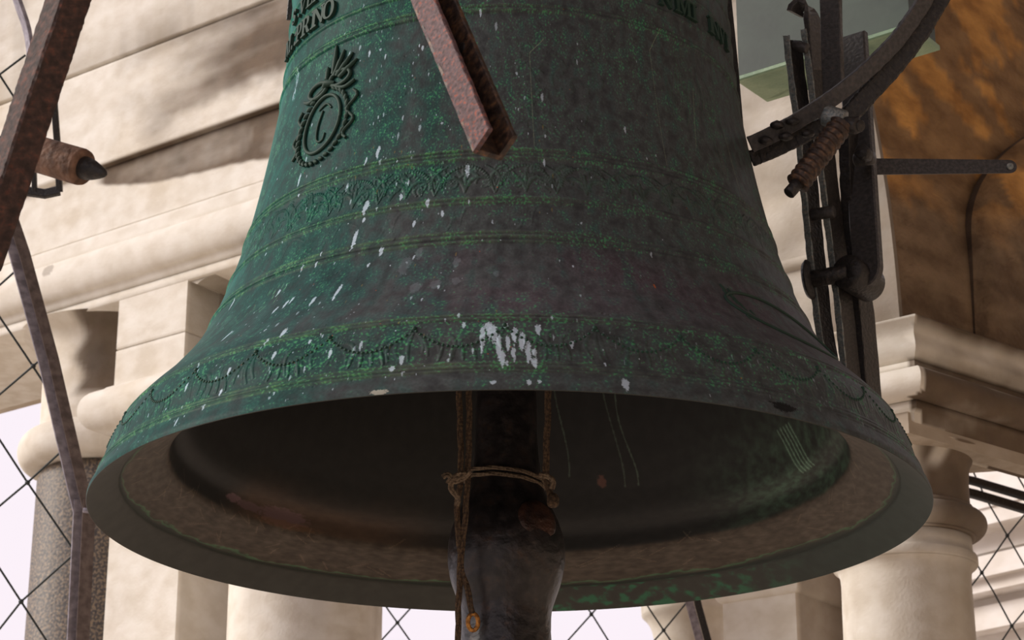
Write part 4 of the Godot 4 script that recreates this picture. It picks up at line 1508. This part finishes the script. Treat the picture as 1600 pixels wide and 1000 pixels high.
func build_left_iron() -> void:
	# heavy rusty square bar in the near left corner
	var b := thing("brace_bar", "thick dark rusty square iron bar crossing the upper left corner", "bar", Vector3.ZERO)
	var A := [[92, -70], [68, 0], [40, 85], [14, 165], [-14, 255], [-60, 400]]
	var B := [[121, -72], [96, 0], [64, 92], [34, 182], [2, 280], [-45, 420]]
	var C := [[168, -72], [145, 0], [118, 82], [87, 175], [54, 275], [3, 425]]
	var rings := []
	for k in 91:
		var t := k / 90.0 * 5.0
		var i := mini(int(t), 4)
		var f := t - i
		var ps := []
		for e in [[A, 2.635], [B, 2.60], [C, 2.622]]:
			var q0 := Vector2(e[0][i][0], e[0][i][1])
			var q1 := Vector2(e[0][i + 1][0], e[0][i + 1][1])
			var q := q0.lerp(q1, f)
			ps.append(at(q.x, q.y, e[1]))
		var dd: Vector3 = ps[0] + ps[2] - ps[1]
		var ring := PackedVector3Array()
		var cs := [ps[0], ps[1], ps[2], dd]
		for m in 4:
			var c: Vector3 = cs[m]
			var pr: Vector3 = cs[(m + 3) % 4]
			var nx: Vector3 = cs[(m + 1) % 4]
			for e in [c.lerp(pr, .07), c.lerp(nx, .07)]:
				ring.append(e + Vector3(rng.randf_range(-1, 1), rng.randf_range(-1, 1), rng.randf_range(-1, 1)) * .0005)
		rings.append(ring)
	var st := mb()
	loft(st, rings, Vector3.ZERO)
	put(st, "square_bar", M.old_rust, b)
	var cy := thing("pivot_sleeve", "brown rusty cylinder sleeve with dark tapered pin, sticking out right of the square bar", "sleeve", Vector3.ZERO)
	st = mb()
	var p0 := at(50, 238, 2.74)
	var p1 := at(131, 262, 2.70)
	var ln := p0.distance_to(p1)
	lathe(st, [Vector2(.0, 0), Vector2(.0222, 0), Vector2(.0224, .004), Vector2(.0226, ln - .005), Vector2(.0216, ln - .001), Vector2(.019, ln), Vector2(.0, ln)], 40, p0, (p1 - p0).normalized(), .0004)
	put(st, "sleeve", M.brown_rust, cy)
	st = mb()
	lathe(st, smooth_profile([Vector2(.0145, -.01), Vector2(.0136, .008), Vector2(.0095, .022), Vector2(.0045, .033), Vector2(.0, .037)], 16), 28, p1, (p1 - p0).normalized())
	put(st, "pin", M.dark_steel, cy)
	var d := 6.6
	var br := thing("net_bracket", "small dark steel bracket behind the square bar below the cylinder sleeve", "bracket", Vector3.ZERO)
	st = mb()
	bar(st, [at(84, 150, d), at(90, 230, d), at(93, 300, d)], .018, .02, Vector3.RIGHT, Vector3.ZERO)
	bar(st, [at(30, 297, d), at(70, 303, d), at(93, 298, d)], .026, .02, Vector3.UP, Vector3.ZERO)
	bar(st, [at(52, 210, d), at(54, 300, d)], .014, .02, Vector3.RIGHT, Vector3.ZERO)
	bar(st, [at(53, 238, d), at(20, 228, d), at(-24, 212, d)], .026, .02, Vector3.UP, Vector3.ZERO)
	put(st, "angle_iron", M.dark_steel, br)
	var hoop := thing("hoop_bar", "curved flat steel bar at the top left edge, behind the square bar", "bar", Vector3.ZERO)
	st = mb()
	var pts := []
	for p in [[8, -90], [16, -40], [27, 0], [42, 45], [48, 85], [51, 130], [53, 175], [53, 215]]: pts.append(at(p[0], p[1], 6.58))
	bar(st, curve(pts, 24), .012, .05, Vector3.RIGHT - fwd * -.5, Vector3.ZERO)
	put(st, "flat_bar", M.post, hoop)


func net(called: String, label: String, depth: float, lines: Array, knots: Array) -> void:
	var t := thing(called, label, "net", Vector3.ZERO, "wire safety nets")
	for l in lines:
		var st := mb()
		var pts := []
		for p in l: pts.append(at(p[0], p[1], depth))
		tube(st, dense(pts, .05), .0032, Vector3.ZERO, 6)
		put(st, "wire", M.wire, t)
	for k in knots:
		var st := mb()
		lathe(st, smooth_profile([Vector2(.0, -.008), Vector2(.007, -.004), Vector2(.007, .004), Vector2(.0, .008)], 6), 8, at(k[0], k[1], depth))
		put(st, "knot", M.wire, t)

func build_nets() -> void:
	var d := 6.5
	# steel post with its bent upper arm
	var p := thing("net_post", "cranked grey steel angle post holding the net at far left", "post", Vector3.ZERO)
	for q in [[[[-18, 236], [8, 330], [30, 395], [75, 560], [120, 755], [131, 800]], .022, "upper_arm", -4.0], [[[132, 780], [127, 880], [121, 1000], [116, 1080]], .028, "upright", 0.0]]:
		var st := mb()
		var pts := []
		for e in q[0]: pts.append(at(e[0] + 8, e[1], d + .0))
		bar(st, pts, q[1] + .010, .008, Vector3.RIGHT + fwd * .35, Vector3.ZERO)
		put(st, q[2], M.post_side, p)
		st = mb()
		pts = []
		for e in q[0]: pts.append(at(e[0] - 8, e[1], d + .01))
		bar(st, pts, .034, .006, (Vector3.RIGHT * .8 + fwd * .6).normalized(), Vector3.ZERO)
		put(st, q[2] + "_flange", M.post, p)
	var bo := mb()
	rod(bo, at(130, 797, d - .02), at(143, 799, d - .02), .008, 8)
	put(bo, "bolt", M.post, p)
	net("safety_net", "diamond wire net at far left, tied to the cranked steel post", d + .03, [[[-40, 480], [0, 445], [27, 421]], [[-30, 446], [0, 496], [40, 555], [78, 613]], [[-40, 650], [0, 616], [67, 559]], [[-40, 630], [0, 688], [43, 754], [117, 862]], [[-40, 822], [0, 790], [43, 754], [105, 697]], [[-40, 832], [0, 889], [33, 940], [72, 1000], [110, 1060]], [[-40, 1018], [0, 982], [33, 940], [120, 862]], [[-20, 135], [0, 116], [40, 86]], [[0, 118], [22, 152], [60, 210]]], [[43, 754], [33, 940], [52, 572]])
	net("safety_net", "diamond wire net in the bright gap below the rim, beside the clapper", 8.4, [[[590, 928], [608, 955], [621, 973], [640, 1000], [670, 1042]], [[660, 925], [640, 952], [621, 973], [600, 996], [560, 1040]], [[960, 918], [924, 960], [888, 1000], [850, 1044]], [[895, 918], [925, 960], [950, 1000], [978, 1044]], [[985, 900], [1015, 952], [1037, 985], [1050, 1004], [1080, 1050]], [[1100, 900], [1070, 945], [1037, 985], [1023, 1000], [985, 1046]]], [[621, 973], [924, 960], [1037, 985]])
	net("safety_net", "diamond wire net in the opening right of the stained column", 8.2, [[[1515, 725], [1541, 780], [1574, 837], [1600, 882], [1640, 950]], [[1650, 740], [1600, 805], [1574, 837], [1534, 895], [1508, 928], [1470, 975]], [[1500, 842], [1527, 883], [1552, 924], [1581, 978], [1610, 1026]], [[1640, 900], [1600, 955], [1581, 978], [1560, 1010]], [[1570, 705], [1586, 737], [1604, 768], [1640, 826]]], [[1574, 837], [1534, 895], [1581, 978]])
	p = thing("net_post", "slanting steel angle post below the rim, right of the clapper", "post", Vector3.ZERO)
	for q in [[1084, 1103, M.post, "face", .03], [1097, 1116, M.dark_steel, "edge", .026]]:
		var st := mb()
		bar(st, [at(q[0] - 24, 860, 8.3), at(q[0] - 6, 945, 8.3), at(q[1] - 10, 1000, 8.3), at(q[1] + 4, 1060, 8.3)], q[4], .008, Vector3.RIGHT, Vector3.ZERO)
		put(st, q[3], q[2], p)
	p = thing("net_rail", "double dark steel rail crossing the opening at the right edge", "rail", Vector3.ZERO)
	for q in [[752, 796, .026], [772, 812, .030]]:
		var st := mb()
		bar(st, [at(1470, q[0] - 12, 8.0), at(1522, q[0], 8.0), at(1600, q[0] + 23, 8.0), at(1660, q[1], 8.0)], q[2], .03, Vector3.UP, Vector3.ZERO)
		put(st, "angle_iron", M.dark_steel, p)
